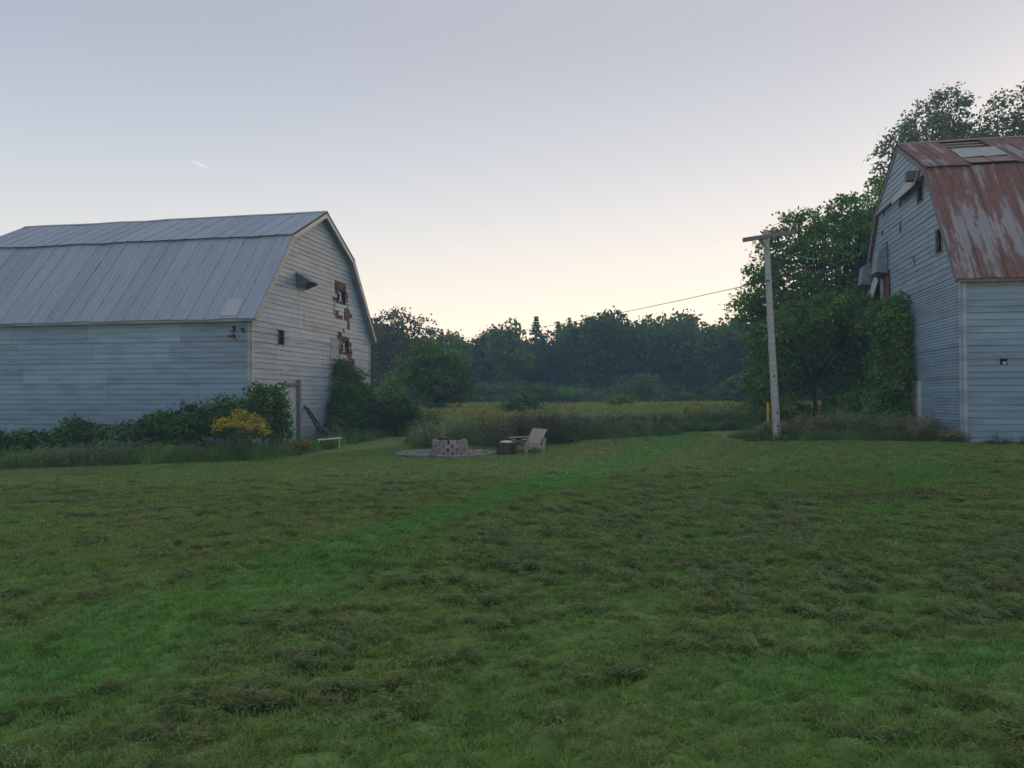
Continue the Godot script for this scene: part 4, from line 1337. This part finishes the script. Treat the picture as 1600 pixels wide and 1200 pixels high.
func trees(lb: Barn, rb: Barn) -> void:
	# --- wood at the end of the field: a few crowns shared by many trees
	var kinds := []
	for i in 6:
		var h := 10.0
		var lobes := lump(11, Vector3(0, 6.0, 0), Vector3(3.1, 3.6, 3.1), 0.42) + lump(4, Vector3(0, 2.2, 0), Vector3(2.8, 2.0, 2.4), 0.4)
		var w := MB.new()
		limbs(w, Vector3.ZERO, Vector3(0, 3.0, 0), 0.22, lobes.slice(0, 6), Color(0.10, 0.085, 0.07), 2)
		kinds.append([foliage(lobes, 6500, 0.46, 0.34, [DARK, MID, DARK][i % 3], 16).done(), w.done()])
	var pines := []
	for i in 2:
		var w := MB.new()
		w.tube([Vector3(0, -0.3, 0), Vector3(0, 9.8, 0)], [0.2, 0.03], 6, Color(0.09, 0.07, 0.06))
		pines.append([conifer_crown(10.0, 3.2, DARK).done(), w.done()])
	# [column, depth, height of the top above the eye line in columns, width factor, kind]
	var row := [[560, 92, 118, 1.1, 0], [596, 88, 122, 0.9, 1], [640, 96, 108, 1.0, 2], [664, 104, 100, 0.9, 3], [690, 108, 106, 0.7, 7], [708, 112, 104, 0.9, 4], [716, 118, 102, 0.55, 6], [742, 112, 102, 1.0, 5],
		[770, 104, 112, 0.85, 0], [796, 100, 122, 0.8, 1], [816, 108, 105, 0.8, 2], [838, 112, 126, 1.0, 6], [862, 112, 108, 0.8, 3], [872, 118, 118, 0.85, 7], [896, 112, 118, 0.8, 4], [890, 120, 124, 0.85, 6],
		[918, 106, 134, 0.85, 5], [946, 104, 142, 0.85, 0], [972, 106, 136, 0.85, 2], [1000, 108, 128, 0.9, 1], [1034, 108, 134, 0.85, 3], [1064, 106, 136, 0.9, 4], [1092, 110, 122, 0.9, 5], [1116, 104, 118, 0.9, 0],
		[958, 113, 112, 1.1, 3], [985, 114, 110, 1.1, 5], [1050, 114, 112, 1.1, 1], [1142, 96, 128, 0.95, 1], [1172, 90, 134, 1.0, 2], [1210, 88, 150, 1.0, 3], [1255, 86, 168, 1.0, 4], [1310, 84, 190, 1.0, 5], [1370, 82, 190, 1.0, 0]]
	for r in row:
		var top: float = float(r[2]) / 1200.0 * r[1] + 1.75
		var o := at(r[0], r[1])
		var pine: bool = r[4] > 5
		var k: Array = pines[r[4] - 6] if pine else kinds[r[4]]
		var t := thing("spruce_tree" if pine else "woodland_tree", "pointed dark conifer rising above the hazy far treeline" if pine else "dark leafy tree in the hazy treeline behind the goldenrod field", "tree", o, rng.randf() * TAU, "conifers in the far treeline" if pine else "trees of the far treeline")
		var h: float = (top - o.y) / (10.0 if pine else 10.3)
		var w: float = h * r[3]
		t.scale = Vector3(w, h, w)
		part("trunk", k[1], M.bark, t)
		part("crown", k[0], M.leaf, t)
	# the depth of the wood behind them, and the scrub along its edge
	var spots := []
	var cols := PackedColorArray()
	for i in 90:
		var d := rng.randf_range(116, 150)
		var px := rng.randf_range(480, 1500)
		var o := at(px, d, -1.0)
		var s := rng.randf_range(0.72, 0.92)
		spots.append(Transform3D(Basis(Vector3.UP, rng.randf() * TAU).scaled(Vector3(s * 1.3, s, s * 1.3)), o))
		cols.append(grey(rng.randf_range(0.8, 1.1)))
	scatter("forest", kinds[0][0], M.leaf, spots, cols, "dark mass of woodland closing off the far field", "wood")
	spots = []
	cols = PackedColorArray()
	for i in 130:
		var o := at(rng.randf_range(500, 1420), rng.randf_range(84, 104), -0.6)
		var s := rng.randf_range(0.2, 0.42)
		spots.append(Transform3D(Basis(Vector3.UP, rng.randf() * TAU).scaled(Vector3(s * 1.6, s, s * 1.6)), o))
		cols.append(grey(rng.randf_range(0.8, 1.25)))
	scatter("undergrowth", kinds[1][0], M.leaf, spots, cols, "low scrub along the foot of the far treeline", "scrub")
	# --- trees and bushes that stand alone in the middle distance
	tree("ash_tree", "sparse open crowned tree topping the treeline beside the white barn gable", at(618, 84), [[Vector3(0, 9.4, 0), Vector3(2.6, 2.0, 2.2), 2.0], [Vector3(-1.8, 7.6, 0), Vector3(2.0, 2.4, 2), 2.0], [Vector3(2.0, 7.6, 0), Vector3(2.2, 2.4, 2), 2.0], [Vector3(0.3, 10.7, 0), Vector3(1.2, 1.1, 1.2), 0.7], [Vector3(-2.8, 9.0, 0), Vector3(1.2, 1.2, 1.2), 0.7], [Vector3(3.0, 9.4, 0), Vector3(1.2, 1.2, 1.2), 0.6], [Vector3(0, 4.0, 0), Vector3(3.6, 3.6, 3), 4.0]], 5200, 0.34, 0.22, [Color(0.10, 0.12, 0.04), Color(0.12, 0.12, 0.045), Color(0.06, 0.09, 0.03)], 0.2, 4.0, "", Color(0.08, 0.06, 0.05), "tree", 12)
	tree("spreading_tree", "dense rounded green tree standing right of the white barn", at(682, 52), lump(13, Vector3(0, 3.1, 0), Vector3(2.75, 2.6, 2.4), 0.36), 15000, 0.20, 0.16, MID, 0.16, 1.6)
	tree("sapling", "small yellow green young tree just behind the barn corner", at(606, 47), lump(5, Vector3(0, 1.9, 0), Vector3(1.0, 1.9, 1.0), 0.4), 3600, 0.15, 0.13, LIGHT, 0.06, 1.0)
	tree("dogwood_shrub", "broad dark green shrub between the white barn and the fire ring", at(620, 41), lump(9, Vector3(0, 1.1, 0), Vector3(1.2, 1.25, 1.2), 0.4), 9000, 0.13, 0.10, DARK, 0.05, 0.5, "", Color(0.07, 0.055, 0.04), "shrub")
	tree("willow_shrub", "pale rounded shrub at the far side of the goldenrod field", at(990, 82), lump(7, Vector3(0, 2.1, 0), Vector3(2.3, 2.5, 2.0), 0.4), 4200, 0.3, 0.25, SILVER, 0.08, 1.0, "", Color(0.07, 0.055, 0.04), "shrub")
	tree("willow_shrub", "low pale shrub left of the rounded one across the field", at(945, 80), lump(5, Vector3(0, 1.1, 0), Vector3(1.5, 1.2, 1.4), 0.4), 2200, 0.26, 0.2, SILVER, 0.06, 0.6, "", Color(0.07, 0.055, 0.04), "shrub")
	tree("sumac_thicket", "silvery sumac thicket sloping up behind the utility pole", at(1172, 58), lump(8, Vector3(0.4, 1.4, 0), Vector3(2.4, 2.0, 1.8), 0.4), 8000, 0.26, 0.16, SILVER, 0.08, 0.8, "", Color(0.07, 0.055, 0.04), "shrub")
	tree("sumac_shrub", "small green shrub rising out of goldenrod behind the weeds", at(820, 44), lump(5, Vector3(0, 1.2, 0), Vector3(1.1, 0.9, 1.0), 0.4), 3500, 0.17, 0.12, MID, 0.05, 0.6, "", Color(0.07, 0.055, 0.04), "shrub")
	tree("sumac_shrub", "light green sumac in the goldenrod beyond the garden seat", at(968, 52), lump(4, Vector3(0, 1.2, 0), Vector3(1.0, 0.8, 1.0), 0.4), 2600, 0.18, 0.12, LIGHT, 0.05, 0.6, "", Color(0.07, 0.055, 0.04), "shrub")
	# --- the big trees beside and behind the right barn
	tree("maple_tree", "large spreading tree behind the pole and beside the rusted barn", at(1290, 42), [[Vector3(0, 8.6, 0), Vector3(3.4, 3.2, 3.2), 5.0], [Vector3(-2.6, 7.0, 0.5), Vector3(2.0, 1.7, 2.2), 2.6], [Vector3(-3.9, 6.5, 0.6), Vector3(1.1, 1.0, 1.2), 1.0], [Vector3(-1.2, 10.2, 0), Vector3(2.0, 1.5, 2.0), 2.0], [Vector3(1.4, 10.9, 0), Vector3(2.0, 1.7, 2.0), 2.0], [Vector3(2.6, 9.0, 0), Vector3(2.2, 2.6, 2.4), 2.6], [Vector3(3.0, 11.8, -1.0), Vector3(1.2, 1.3, 1.4), 0.9], [Vector3(0.6, 5.6, 1.0), Vector3(3.0, 1.6, 2.2), 2.6], [Vector3(-3.2, 8.3, 0), Vector3(1.0, 0.8, 1.2), 0.7], [Vector3(2.6, 5.6, 0.4), Vector3(2.0, 2.0, 2.0), 2.0]], 30000, 0.20, 0.20, MID, 0.3, 4.0)
	var pop := []
	for q in [[-6.6, 19.8, 2.0, 2.6], [-4.6, 21.8, 1.9, 2.6], [-2.2, 23.3, 1.8, 2.5], [-1.2, 20.5, 2.0, 2.4], [1.6, 22.4, 1.5, 2.6], [3.6, 23.2, 1.6, 2.6], [5.8, 22.4, 1.7, 2.4], [4.4, 19.6, 1.9, 2.2], [-3.6, 18.4, 2.6, 2.6], [1.4, 18.6, 2.6, 2.6], [7.6, 20.0, 2.2, 2.6], [-6.4, 16.6, 2.0, 2.6], [0, 14.0, 5.5, 4.0], [5.5, 15.0, 3.0, 4.0]]:
		pop.append([Vector3(q[0], q[1], rng.randf_range(-1.6, 1.6)), Vector3(q[2] * 0.78, q[3], q[2] * 0.78), q[2] * q[3]])
	tree("cottonwood_tree", "tall open cottonwood rising above the rusted barn roof", at(1548, 58), pop, 40000, 0.27, 0.25, [Color(0.10, 0.14, 0.055), Color(0.115, 0.155, 0.06), Color(0.09, 0.125, 0.05)], 0.4, 9.0, "", Color(0.08, 0.065, 0.055), "tree", 16)
	tree("boxelder_tree", "leafy tree top showing left of the rusted barn gable", at(1352, 46), [[Vector3(0, 11.0, 0), Vector3(1.5, 2.0, 1.5), 2.0], [Vector3(0.8, 13.2, 0), Vector3(1.0, 1.4, 1.2), 1.2], [Vector3(-1.2, 9.4, 0), Vector3(1.6, 1.8, 1.6), 2.0], [Vector3(0.6, 7.4, 0), Vector3(2.0, 2.4, 2.0), 2.4]], 7000, 0.19, 0.18, MID, 0.16, 5.0)
	# thicket below, grown over with grape
	var low := [[Vector3(-0.6, 5.0, 0.2), Vector3(1.5, 0.9, 1.3), 1.6], [Vector3(1.2, 5.5, 0.1), Vector3(1.5, 0.85, 1.3), 1.6], [Vector3(2.6, 5.2, 0.0), Vector3(1.2, 0.8, 1.2), 1.2], [Vector3(-2.2, 4.2, 0.2), Vector3(0.9, 0.9, 0.9), 0.9], [Vector3(-2.5, 2.7, 0.1), Vector3(0.7, 1.2, 0.8), 0.9], [Vector3(-1.7, 3.4, 0.5), Vector3(0.8, 1.0, 0.7), 0.9], [Vector3(0.0, 3.9, 0.7), Vector3(0.6, 1.0, 0.4), 0.6], [Vector3(2.2, 3.8, 0.5), Vector3(0.5, 1.0, 0.4), 0.5], [Vector3(-2.0, 1.2, 0.2), Vector3(0.9, 1.1, 0.9), 1.0], [Vector3(1.3, 1.0, 0.6), Vector3(1.0, 0.9, 0.8), 0.9]]
	var th := tree("vine_thicket", "tall grape covered thicket directly behind the utility pole", at(1272, 36), low, 19000, 0.16, 0.15, LIGHT + MID, 0.10, 2.2, "", Color(0.07, 0.055, 0.04), "shrub")
	part("inner_foliage", foliage([[Vector3(-0.9, 2.5, -1.0), Vector3(1.3, 2.4, 0.9), 2.0], [Vector3(0.8, 2.6, -1.0), Vector3(1.4, 2.5, 0.9), 2.0], [Vector3(2.4, 2.6, -1.0), Vector3(1.2, 2.5, 0.9), 2.0]], 8000, 0.15, 0.15, LIGHT + MID), M.leaf, th)

# ------------------------------------------------------------------ bushes, weeds, field
func vine_on(b: Barn, called: String, label: String, lobes: Array, leaves: int, size: float, tints: Array, stems: Array) -> Node3D:
	# lobes in barn coordinates: [v, y, out, rv, ry, ro, share]
	var t := thing(called, label, "vine", b.node.position, b.node.rotation.y)
	var l := []
	for q in lobes: l.append([b.p(-q[2], q[1], q[0]), Vector3(q[5], q[4], q[3]), q[6]])
	part("foliage", foliage(l, leaves, size, 0.13, tints), M.leaf, t)
	var f := MB.new()
	for s in stems:
		var g := world_of(b, -0.5, s)
		var y0 := gy(g.x, g.z) - 0.1
		f.tube([b.p(-0.5, y0, s), b.p(-0.25, y0 + 1.4, s + 0.3), b.p(-0.15, y0 + 2.8, s + 0.5)], [0.05, 0.035, 0.015], 6, Color(0.08, 0.06, 0.05))
	part("stem", f, M.bark, t)
	return t

func plants(lb: Barn, rb: Barn) -> void:
	vine_on(lb, "ivy_mass", "dark ivy mound climbing the white barn gable beside the loft door",
		[[8.3, 0.9, 0.55, 1.5, 1.5, 0.75, 3.0], [8.4, 2.3, 0.4, 1.0, 1.15, 0.5, 1.6], [10.2, 0.9, 0.55, 1.6, 1.4, 0.75, 2.6], [9.6, 2.2, 0.4, 1.0, 0.9, 0.45, 1.2], [11.7, 0.5, 0.5, 1.1, 1.1, 0.6, 1.4], [10.9, 1.7, 0.35, 0.8, 0.7, 0.35, 0.7], [8.1, 3.3, 0.25, 0.5, 0.45, 0.25, 0.4], [12.3, 0.9, 0.3, 0.5, 0.9, 0.4, 0.4]], 22000, 0.12, DARK, [7.6, 9.2, 10.8])
	var gv := vine_on(rb, "grape_vine", "green grape vine covering the lower gable of the rusted barn",
		[[5.7, 4.9, 0.35, 0.7, 0.95, 0.4, 1.0], [6.6, 3.9, 0.45, 0.9, 1.6, 0.55, 2.0], [5.3, 3.6, 0.3, 0.45, 0.9, 0.3, 0.6], [6.2, 2.3, 0.55, 0.95, 1.3, 0.6, 1.8], [5.1, 2.4, 0.3, 0.4, 0.6, 0.3, 0.4], [8.3, 5.0, 0.5, 1.3, 0.6, 0.6, 1.2], [10.5, 5.1, 0.7, 1.5, 0.6, 0.8, 1.4], [12.3, 5.0, 0.8, 1.3, 0.65, 0.8, 1.2], [7.5, 5.4, 0.4, 0.6, 0.5, 0.4, 0.5], [5.5, 1.1, 0.8, 1.0, 1.0, 0.8, 1.4], [7.2, 1.0, 1.2, 1.3, 1.1, 0.9, 1.8], [8.6, 0.8, 1.5, 1.2, 0.9, 0.9, 1.4], [7.6, 2.9, 0.5, 0.6, 0.8, 0.4, 0.6]], 30000, 0.14, LIGHT + MID, [5.6, 7.0, 9.0, 11.0])
	var inner_lobes := []  # leaf lobes set back behind the outer vine, in the same tints
	for q in [[8.6, 2.8, 0.3, 1.4, 2.1, 0.35], [10.3, 2.7, 0.35, 1.6, 2.1, 0.4], [12.3, 2.7, 0.4, 1.4, 2.1, 0.4]]: inner_lobes.append([rb.p(-q[2], q[1], q[0]), Vector3(q[5], q[4], q[3]), 1.0])
	part("inner_foliage", foliage(inner_lobes, 7000, 0.13, 0.13, LIGHT + MID), M.leaf, gv)
	# bushes along the white barn
	var SH := Color(0.07, 0.055, 0.04)
	tree("elder_bush", "tallest dark elder bush at the near corner of the white barn", at(412, 29.6), lump(9, Vector3(0, 1.55, 0), Vector3(0.85, 1.15, 0.9), 0.42), 6800, 0.15, 0.12, MID + DARK, 0.04, 0.7, "", SH, "shrub")
	tree("elder_bush", "dark elder bush just left of the tallest corner bush", at(352, 29.8), lump(8, Vector3(0, 1.25, 0), Vector3(0.85, 1.0, 0.9), 0.42), 6000, 0.14, 0.12, DARK, 0.04, 0.6, "", SH, "shrub")
	tree("elder_bush", "spreading dark bush halfway along the white barn wall", at(275, 29.6), lump(9, Vector3(0, 0.95, 0), Vector3(1.35, 0.95, 1.0), 0.4), 7200, 0.14, 0.12, DARK, 0.04, 0.5, "", SH, "shrub")
	tree("elder_bush", "low dark bush near the left end of the barn wall", at(118, 30.4), lump(7, Vector3(0, 0.75, 0), Vector3(1.3, 0.75, 0.9), 0.4), 5200, 0.14, 0.11, DARK, 0.04, 0.4, "", SH, "shrub")
	tree("elder_bush", "dark bush cut off by the picture's left edge", at(10, 30.2), lump(7, Vector3(0, 0.6, 0), Vector3(1.4, 0.75, 0.9), 0.4), 5200, 0.14, 0.11, DARK, 0.04, 0.4, "", SH, "shrub")
	tree("elder_bush", "low dark bush between the bleached weeds and spreading bush", at(212, 29.6), lump(6, Vector3(0, 0.6, 0), Vector3(1.0, 0.7, 0.8), 0.42), 3600, 0.14, 0.12, DARK, 0.04, 0.4, "", SH, "shrub")
	for q in [[60, 27.4, 1.2, 0.8, "low weed clump near the picture's left edge"], [110, 27.3, 1.1, 1.0, "dark weed clump left of the bleached weeds"], [235, 28.0, 1.2, 0.95, "weed clump before the spreading dark bush"], [300, 28.2, 1.1, 0.8, "weed clump left of the yellow goldenrod"], [425, 29.4, 0.8, 0.75, "weed clump right of the yellow goldenrod"]]:
		weed_bush("weed_clump", q[4], at(q[0], q[1]), q[2], q[3], 110, Color(0.10, 0.16, 0.065).lerp(Color(0.15, 0.17, 0.10), rng.randf()), 2 * (rng.randi() % 2), Color(0.20, 0.17, 0.12), "weed clumps along the white barn")
	tree("elder_sapling", "small leafy shoot against the white barn door post", at(440, 31.6), lump(3, Vector3(0, 0.75, 0), Vector3(0.35, 0.5, 0.35), 0.5), 800, 0.12, 0.10, MID, 0.02, 0.5, "", SH, "shrub")
	tree("elder_sapling", "small dark bush between the leaning boards and the ivy", world_of(lb, -0.8, 5.9, gy(-8.7, -37.0)), lump(3, Vector3(0, 0.5, 0), Vector3(0.45, 0.6, 0.45), 0.5), 1300, 0.12, 0.10, DARK, 0.02, 0.3, "", SH, "shrub")
	# goldenrod clump in flower
	var g := thing("goldenrod_clump", "clump of goldenrod in yellow flower before the corner bush", "flowers", at(374, 27.9))
	var st := MB.new()
	var fl := MB.new()
	for i in 60:
		var a := rng.randf() * TAU
		var q := sqrt(rng.randf())
		var o := Vector3(cos(a) * q * 1.0, 0, sin(a) * q * 0.65)
		var h := (1.72 - 0.5 * q * q) * rng.randf_range(0.75, 1.05)
		weed(st, o, h, Color(0.085, 0.14, 0.05), 0, Color(), 0.1)
		for k in 34:
			var p := o * 1.12 + Vector3(rng.randfn() * 0.09, h + rng.randfn() * 0.05, rng.randfn() * 0.09)
			var d := ball().normalized()
			fl.leaf(p, d * 0.05, d.cross(ball()).normalized() * 0.02, vary(Color(0.52, 0.38, 0.04), 0.25))
	part("stem", st, M.leaf, g)
	part("flower_head", fl, M.leaf, g)
	# weeds with dry heads by the fire ring and along the field
	var GR := Color(0.14, 0.20, 0.075)
	weed_bush("aster_clump", "pale flowering weed clump behind the left of the fire ring", at(673, 33.0), 0.8, 1.65, 100, Color(0.14, 0.15, 0.09), 3, Color(0.42, 0.38, 0.34))
	weed_bush("reed_clump", "tall green weed clump directly behind the fire ring", at(715, 34.5), 0.85, 1.8, 110, Color(0.13, 0.20, 0.085), 0, Color(0.3, 0.3, 0.2))
	weed_bush("goldenrod_patch", "yellow green goldenrod patch behind the stump and fire ring", at(752, 36.5), 1.1, 1.9, 130, Color(0.14, 0.18, 0.06), 1, Color(0.30, 0.27, 0.07), "", "flowers")
	weed_bush("dock_clump", "grey brown weed clump between fire ring and stump", at(775, 33.4), 0.65, 1.75, 90, Color(0.11, 0.125, 0.085), 2, Color(0.14, 0.10, 0.095))
	weed_bush("ironweed_bush", "dark purplish weed bush behind the garden seat", at(858, 34.0), 1.0, 2.15, 190, Color(0.080, 0.098, 0.062), 2, Color(0.105, 0.072, 0.074))
	weed_bush("ironweed_bush", "purplish brown weed bush left of the garden seat back", at(812, 35.2), 0.85, 2.1, 150, Color(0.085, 0.105, 0.066), 2, Color(0.115, 0.080, 0.078))
	weed_bush("ironweed_bush", "dark weed bush just right of the garden seat", at(898, 35.6), 0.7, 1.85, 110, Color(0.085, 0.11, 0.066), 2, Color(0.12, 0.088, 0.08))
	for q in [[930, 37.0, 0.9, 1.15, "first grey green weed clump right of the dark bushes"], [975, 37.0, 1.0, 1.1, "grey green weed clump in the middle of the field edge"], [1020, 37.2, 1.0, 1.05, "purplish grey weed clump towards the lawn's far corner"], [1052, 37.6, 0.7, 0.9, "last low weed clump where the mown path turns"]]:
		weed_bush("weed_clump", q[4], at(q[0], q[1]), q[2], q[3], 110, GR.lerp(Color(0.17, 0.20, 0.12), rng.randf()), 2 + rng.randi() % 2, Color(0.25, 0.20, 0.165), "weed clumps along the field edge")
	for q in [[1205, 29.6, 0.75, 0.95, "weeds growing round the foot of the utility pole"], [1260, 29.8, 0.9, 1.3, "rusty weed clump right of the utility pole"], [1312, 29.4, 1.0, 1.35, "pale speckled weed clump below the vine thicket"], [1360, 28.6, 0.95, 1.4, "brown weed clump below the grape vine"], [1408, 27.4, 0.8, 1.2, "weed clump left of the white door trim"], [1450, 26.2, 0.7, 1.2, "reddish weed clump before the rusted barn's gable"], [1488, 25.4, 0.5, 0.6, "low dark weeds at the rusted barn's corner"]]:
		weed_bush("weed_clump", q[4], at(q[0], q[1]), q[2], q[3], 100, Color(0.12, 0.17, 0.065).lerp(Color(0.17, 0.15, 0.085), rng.randf()), 2 + int(rng.randf() < 0.4), Color(0.24, 0.19, 0.14), "weed clumps before the rusted barn")
	weed_bush("weed_clump", "bleached grey weed clump before the barn wall bushes", at(165, 27.6), 1.1, 1.15, 130, Color(0.13, 0.145, 0.095), 2, Color(0.17, 0.15, 0.115))
	weed_bush("weed_clump", "yellow tipped weed tuft near the barn door", at(470, 31.0), 0.4, 0.7, 30, Color(0.08, 0.1, 0.04), 1, Color(0.34, 0.24, 0.03))
	# rank grass round the barns, the pole and the field edge
	var rank := MB.new()
	for i in 60:
		var a := rng.randf() * TAU
		var o := Vector3(cos(a), 0, sin(a)) * sqrt(rng.randf()) * 0.3
		var b := rng.randf() * TAU
		rank.blade(o, Vector3(cos(b) * 0.2, rng.randf_range(0.25, 0.6), sin(b) * 0.2), Vector3(-sin(b), 0, cos(b)) * 0.008, grey(rng.randf_range(0.6, 1.3)))
	var leafy := MB.new()
	for i in 5:
		weed(leafy, Vector3(rng.randfn() * 0.15, 0, rng.randfn() * 0.15), rng.randf_range(0.4, 0.75), grey(0.68), 0, grey(1.0), 0.35)
	var rm := rank.done()
	var lm := leafy.done()
	var spots := [[], []]
	var cols := [PackedColorArray(), PackedColorArray()]
	var add := func(x: float, d: float, s: float, c: Color) -> void:
		var k := rng.randi() % 2
		spots[k].append(Transform3D(Basis(Vector3.UP, rng.randf() * TAU).scaled(Vector3(s, s * rng.randf_range(0.5, 1.3) * (0.75 + 0.9 * maxf(0.0, n_mid.get_noise_2d(x * 2.2, d * 2.2 + 31.0) + 0.25)), s)), Vector3(x, gy(x, -d) - 0.02, -d)))
		cols[k].append(vary(c * (1.0 + 0.5 * n_mid.get_noise_2d(x * 1.6 + 70.0, d * 1.6)), 0.35))
	for i in 1500:   # along the white barn
		var x := rng.randf_range(-27.0, -9.0)
		var d := rng.randf_range(26.6 + (x + 14.0) * 0.12, 31.0)
		add.call(x, d, rng.randf_range(0.6, 1.1), Color(0.145, 0.25, 0.07))
	for i in 900:    # below its gable and on to the shrubs
		var k := rng.randf()
		var d := lerpf(28.0, 46.0, k) + rng.randf_range(-1.2, 1.0)
		var x := lerpf(-9.6, -6.2, k) + rng.randf_range(-1.0, 0.9)
		add.call(x, d, rng.randf_range(0.45, 0.9), Color(0.15, 0.27, 0.07))
	for i in 900:    # before the rusted barn
		var x := rng.randf_range(9.0, 16.0)
		var d := 28.9 - (x - 9.0) * 0.55 + rng.randf_range(0.0, 3.0)
		add.call(x, d, rng.randf_range(0.4, 0.85), Color(0.165, 0.24, 0.08))
	for i in 120:
		var x := rng.randf_range(15.0, 21.0)
		add.call(x, 24.7 - (x - 14.8) * 0.2 - rng.randf_range(0.05, 0.35), rng.randf_range(0.25, 0.5), Color(0.08, 0.125, 0.05))
	for i in 1500:   # foot of the field
		var px := rng.randf_range(640, 1200)
		var d := 35.4 + rng.randf_range(0.0, 3.5) + (2.0 if px > 1060 else 0.0) - (1.6 if px < 900 else 0.0)
		add.call((px - 800.0) / 1200.0 * d, d, rng.randf_range(0.5, 1.0), Color(0.165, 0.265, 0.08))
	for i in 60:     # round the fire ring and stump
		var a := rng.randf() * TAU
		add.call(-2.55 + cos(a) * 2.05, 30.0 + sin(a) * 2.05, rng.randf_range(0.2, 0.36), Color(0.08, 0.17, 0.05))
	for k in 2:
		scatter("tall_grass", [rm, lm][k], M.grass, spots[k], cols[k], "rank unmown grass and weeds along barns and field edge", "grass")
	# the field of goldenrod
	var gold := MB.new()
	for i in 7:
		weed(gold, Vector3(rng.randfn() * 0.28, 0, rng.randfn() * 0.28), rng.randf_range(0.85, 1.25), Color(0.16, 0.22, 0.07), 1, Color(0.27, 0.26, 0.09), 0.12)
	var plain := MB.new()
	for i in 7:
		weed(plain, Vector3(rng.randfn() * 0.28, 0, rng.randfn() * 0.28), rng.randf_range(0.7, 1.15), Color(0.175, 0.245, 0.10), 2 * (i % 2), Color(0.29, 0.25, 0.17), 0.15)
	var fs := [[], []]
	var fc := [PackedColorArray(), PackedColorArray()]
	for i in 15000:
		var d := 37.5 + pow(rng.randf(), 1.7) * 58.0
		var px := rng.randf_range(610, 1330)
		var x := (px - 800.0) / 1200.0 * d
		if d < 39.5 and px > 1060: continue
		if px > 1200 and d < 44: continue
		if px < 700 and d < 44: continue
		var k := 0 if d > 40.5 + n_mid.get_noise_2d(x, d) * 3.0 and rng.randf() < (0.55 if px > 890 else 0.22) + 0.9 * n_big.get_noise_2d(x * 0.6 + 30.0, d * 0.8) else 1
		fs[k].append(Transform3D(Basis(Vector3.UP, rng.randf() * TAU).scaled(Vector3.ONE * rng.randf_range(0.8, 1.2)), Vector3(x, gy(x, -d) - 0.03, -d)))
		fc[k].append(grey(1.0) * rng.randf_range(0.75, 1.2))
	scatter("goldenrod", gold.done(), M.leaf, fs[0], fc[0], "field of goldenrod in yellow bloom before the treeline", "flowers")
	scatter("weeds", plain.done(), M.leaf, fs[1], fc[1], "grey green field weeds at the near edge of the goldenrod", "weeds")
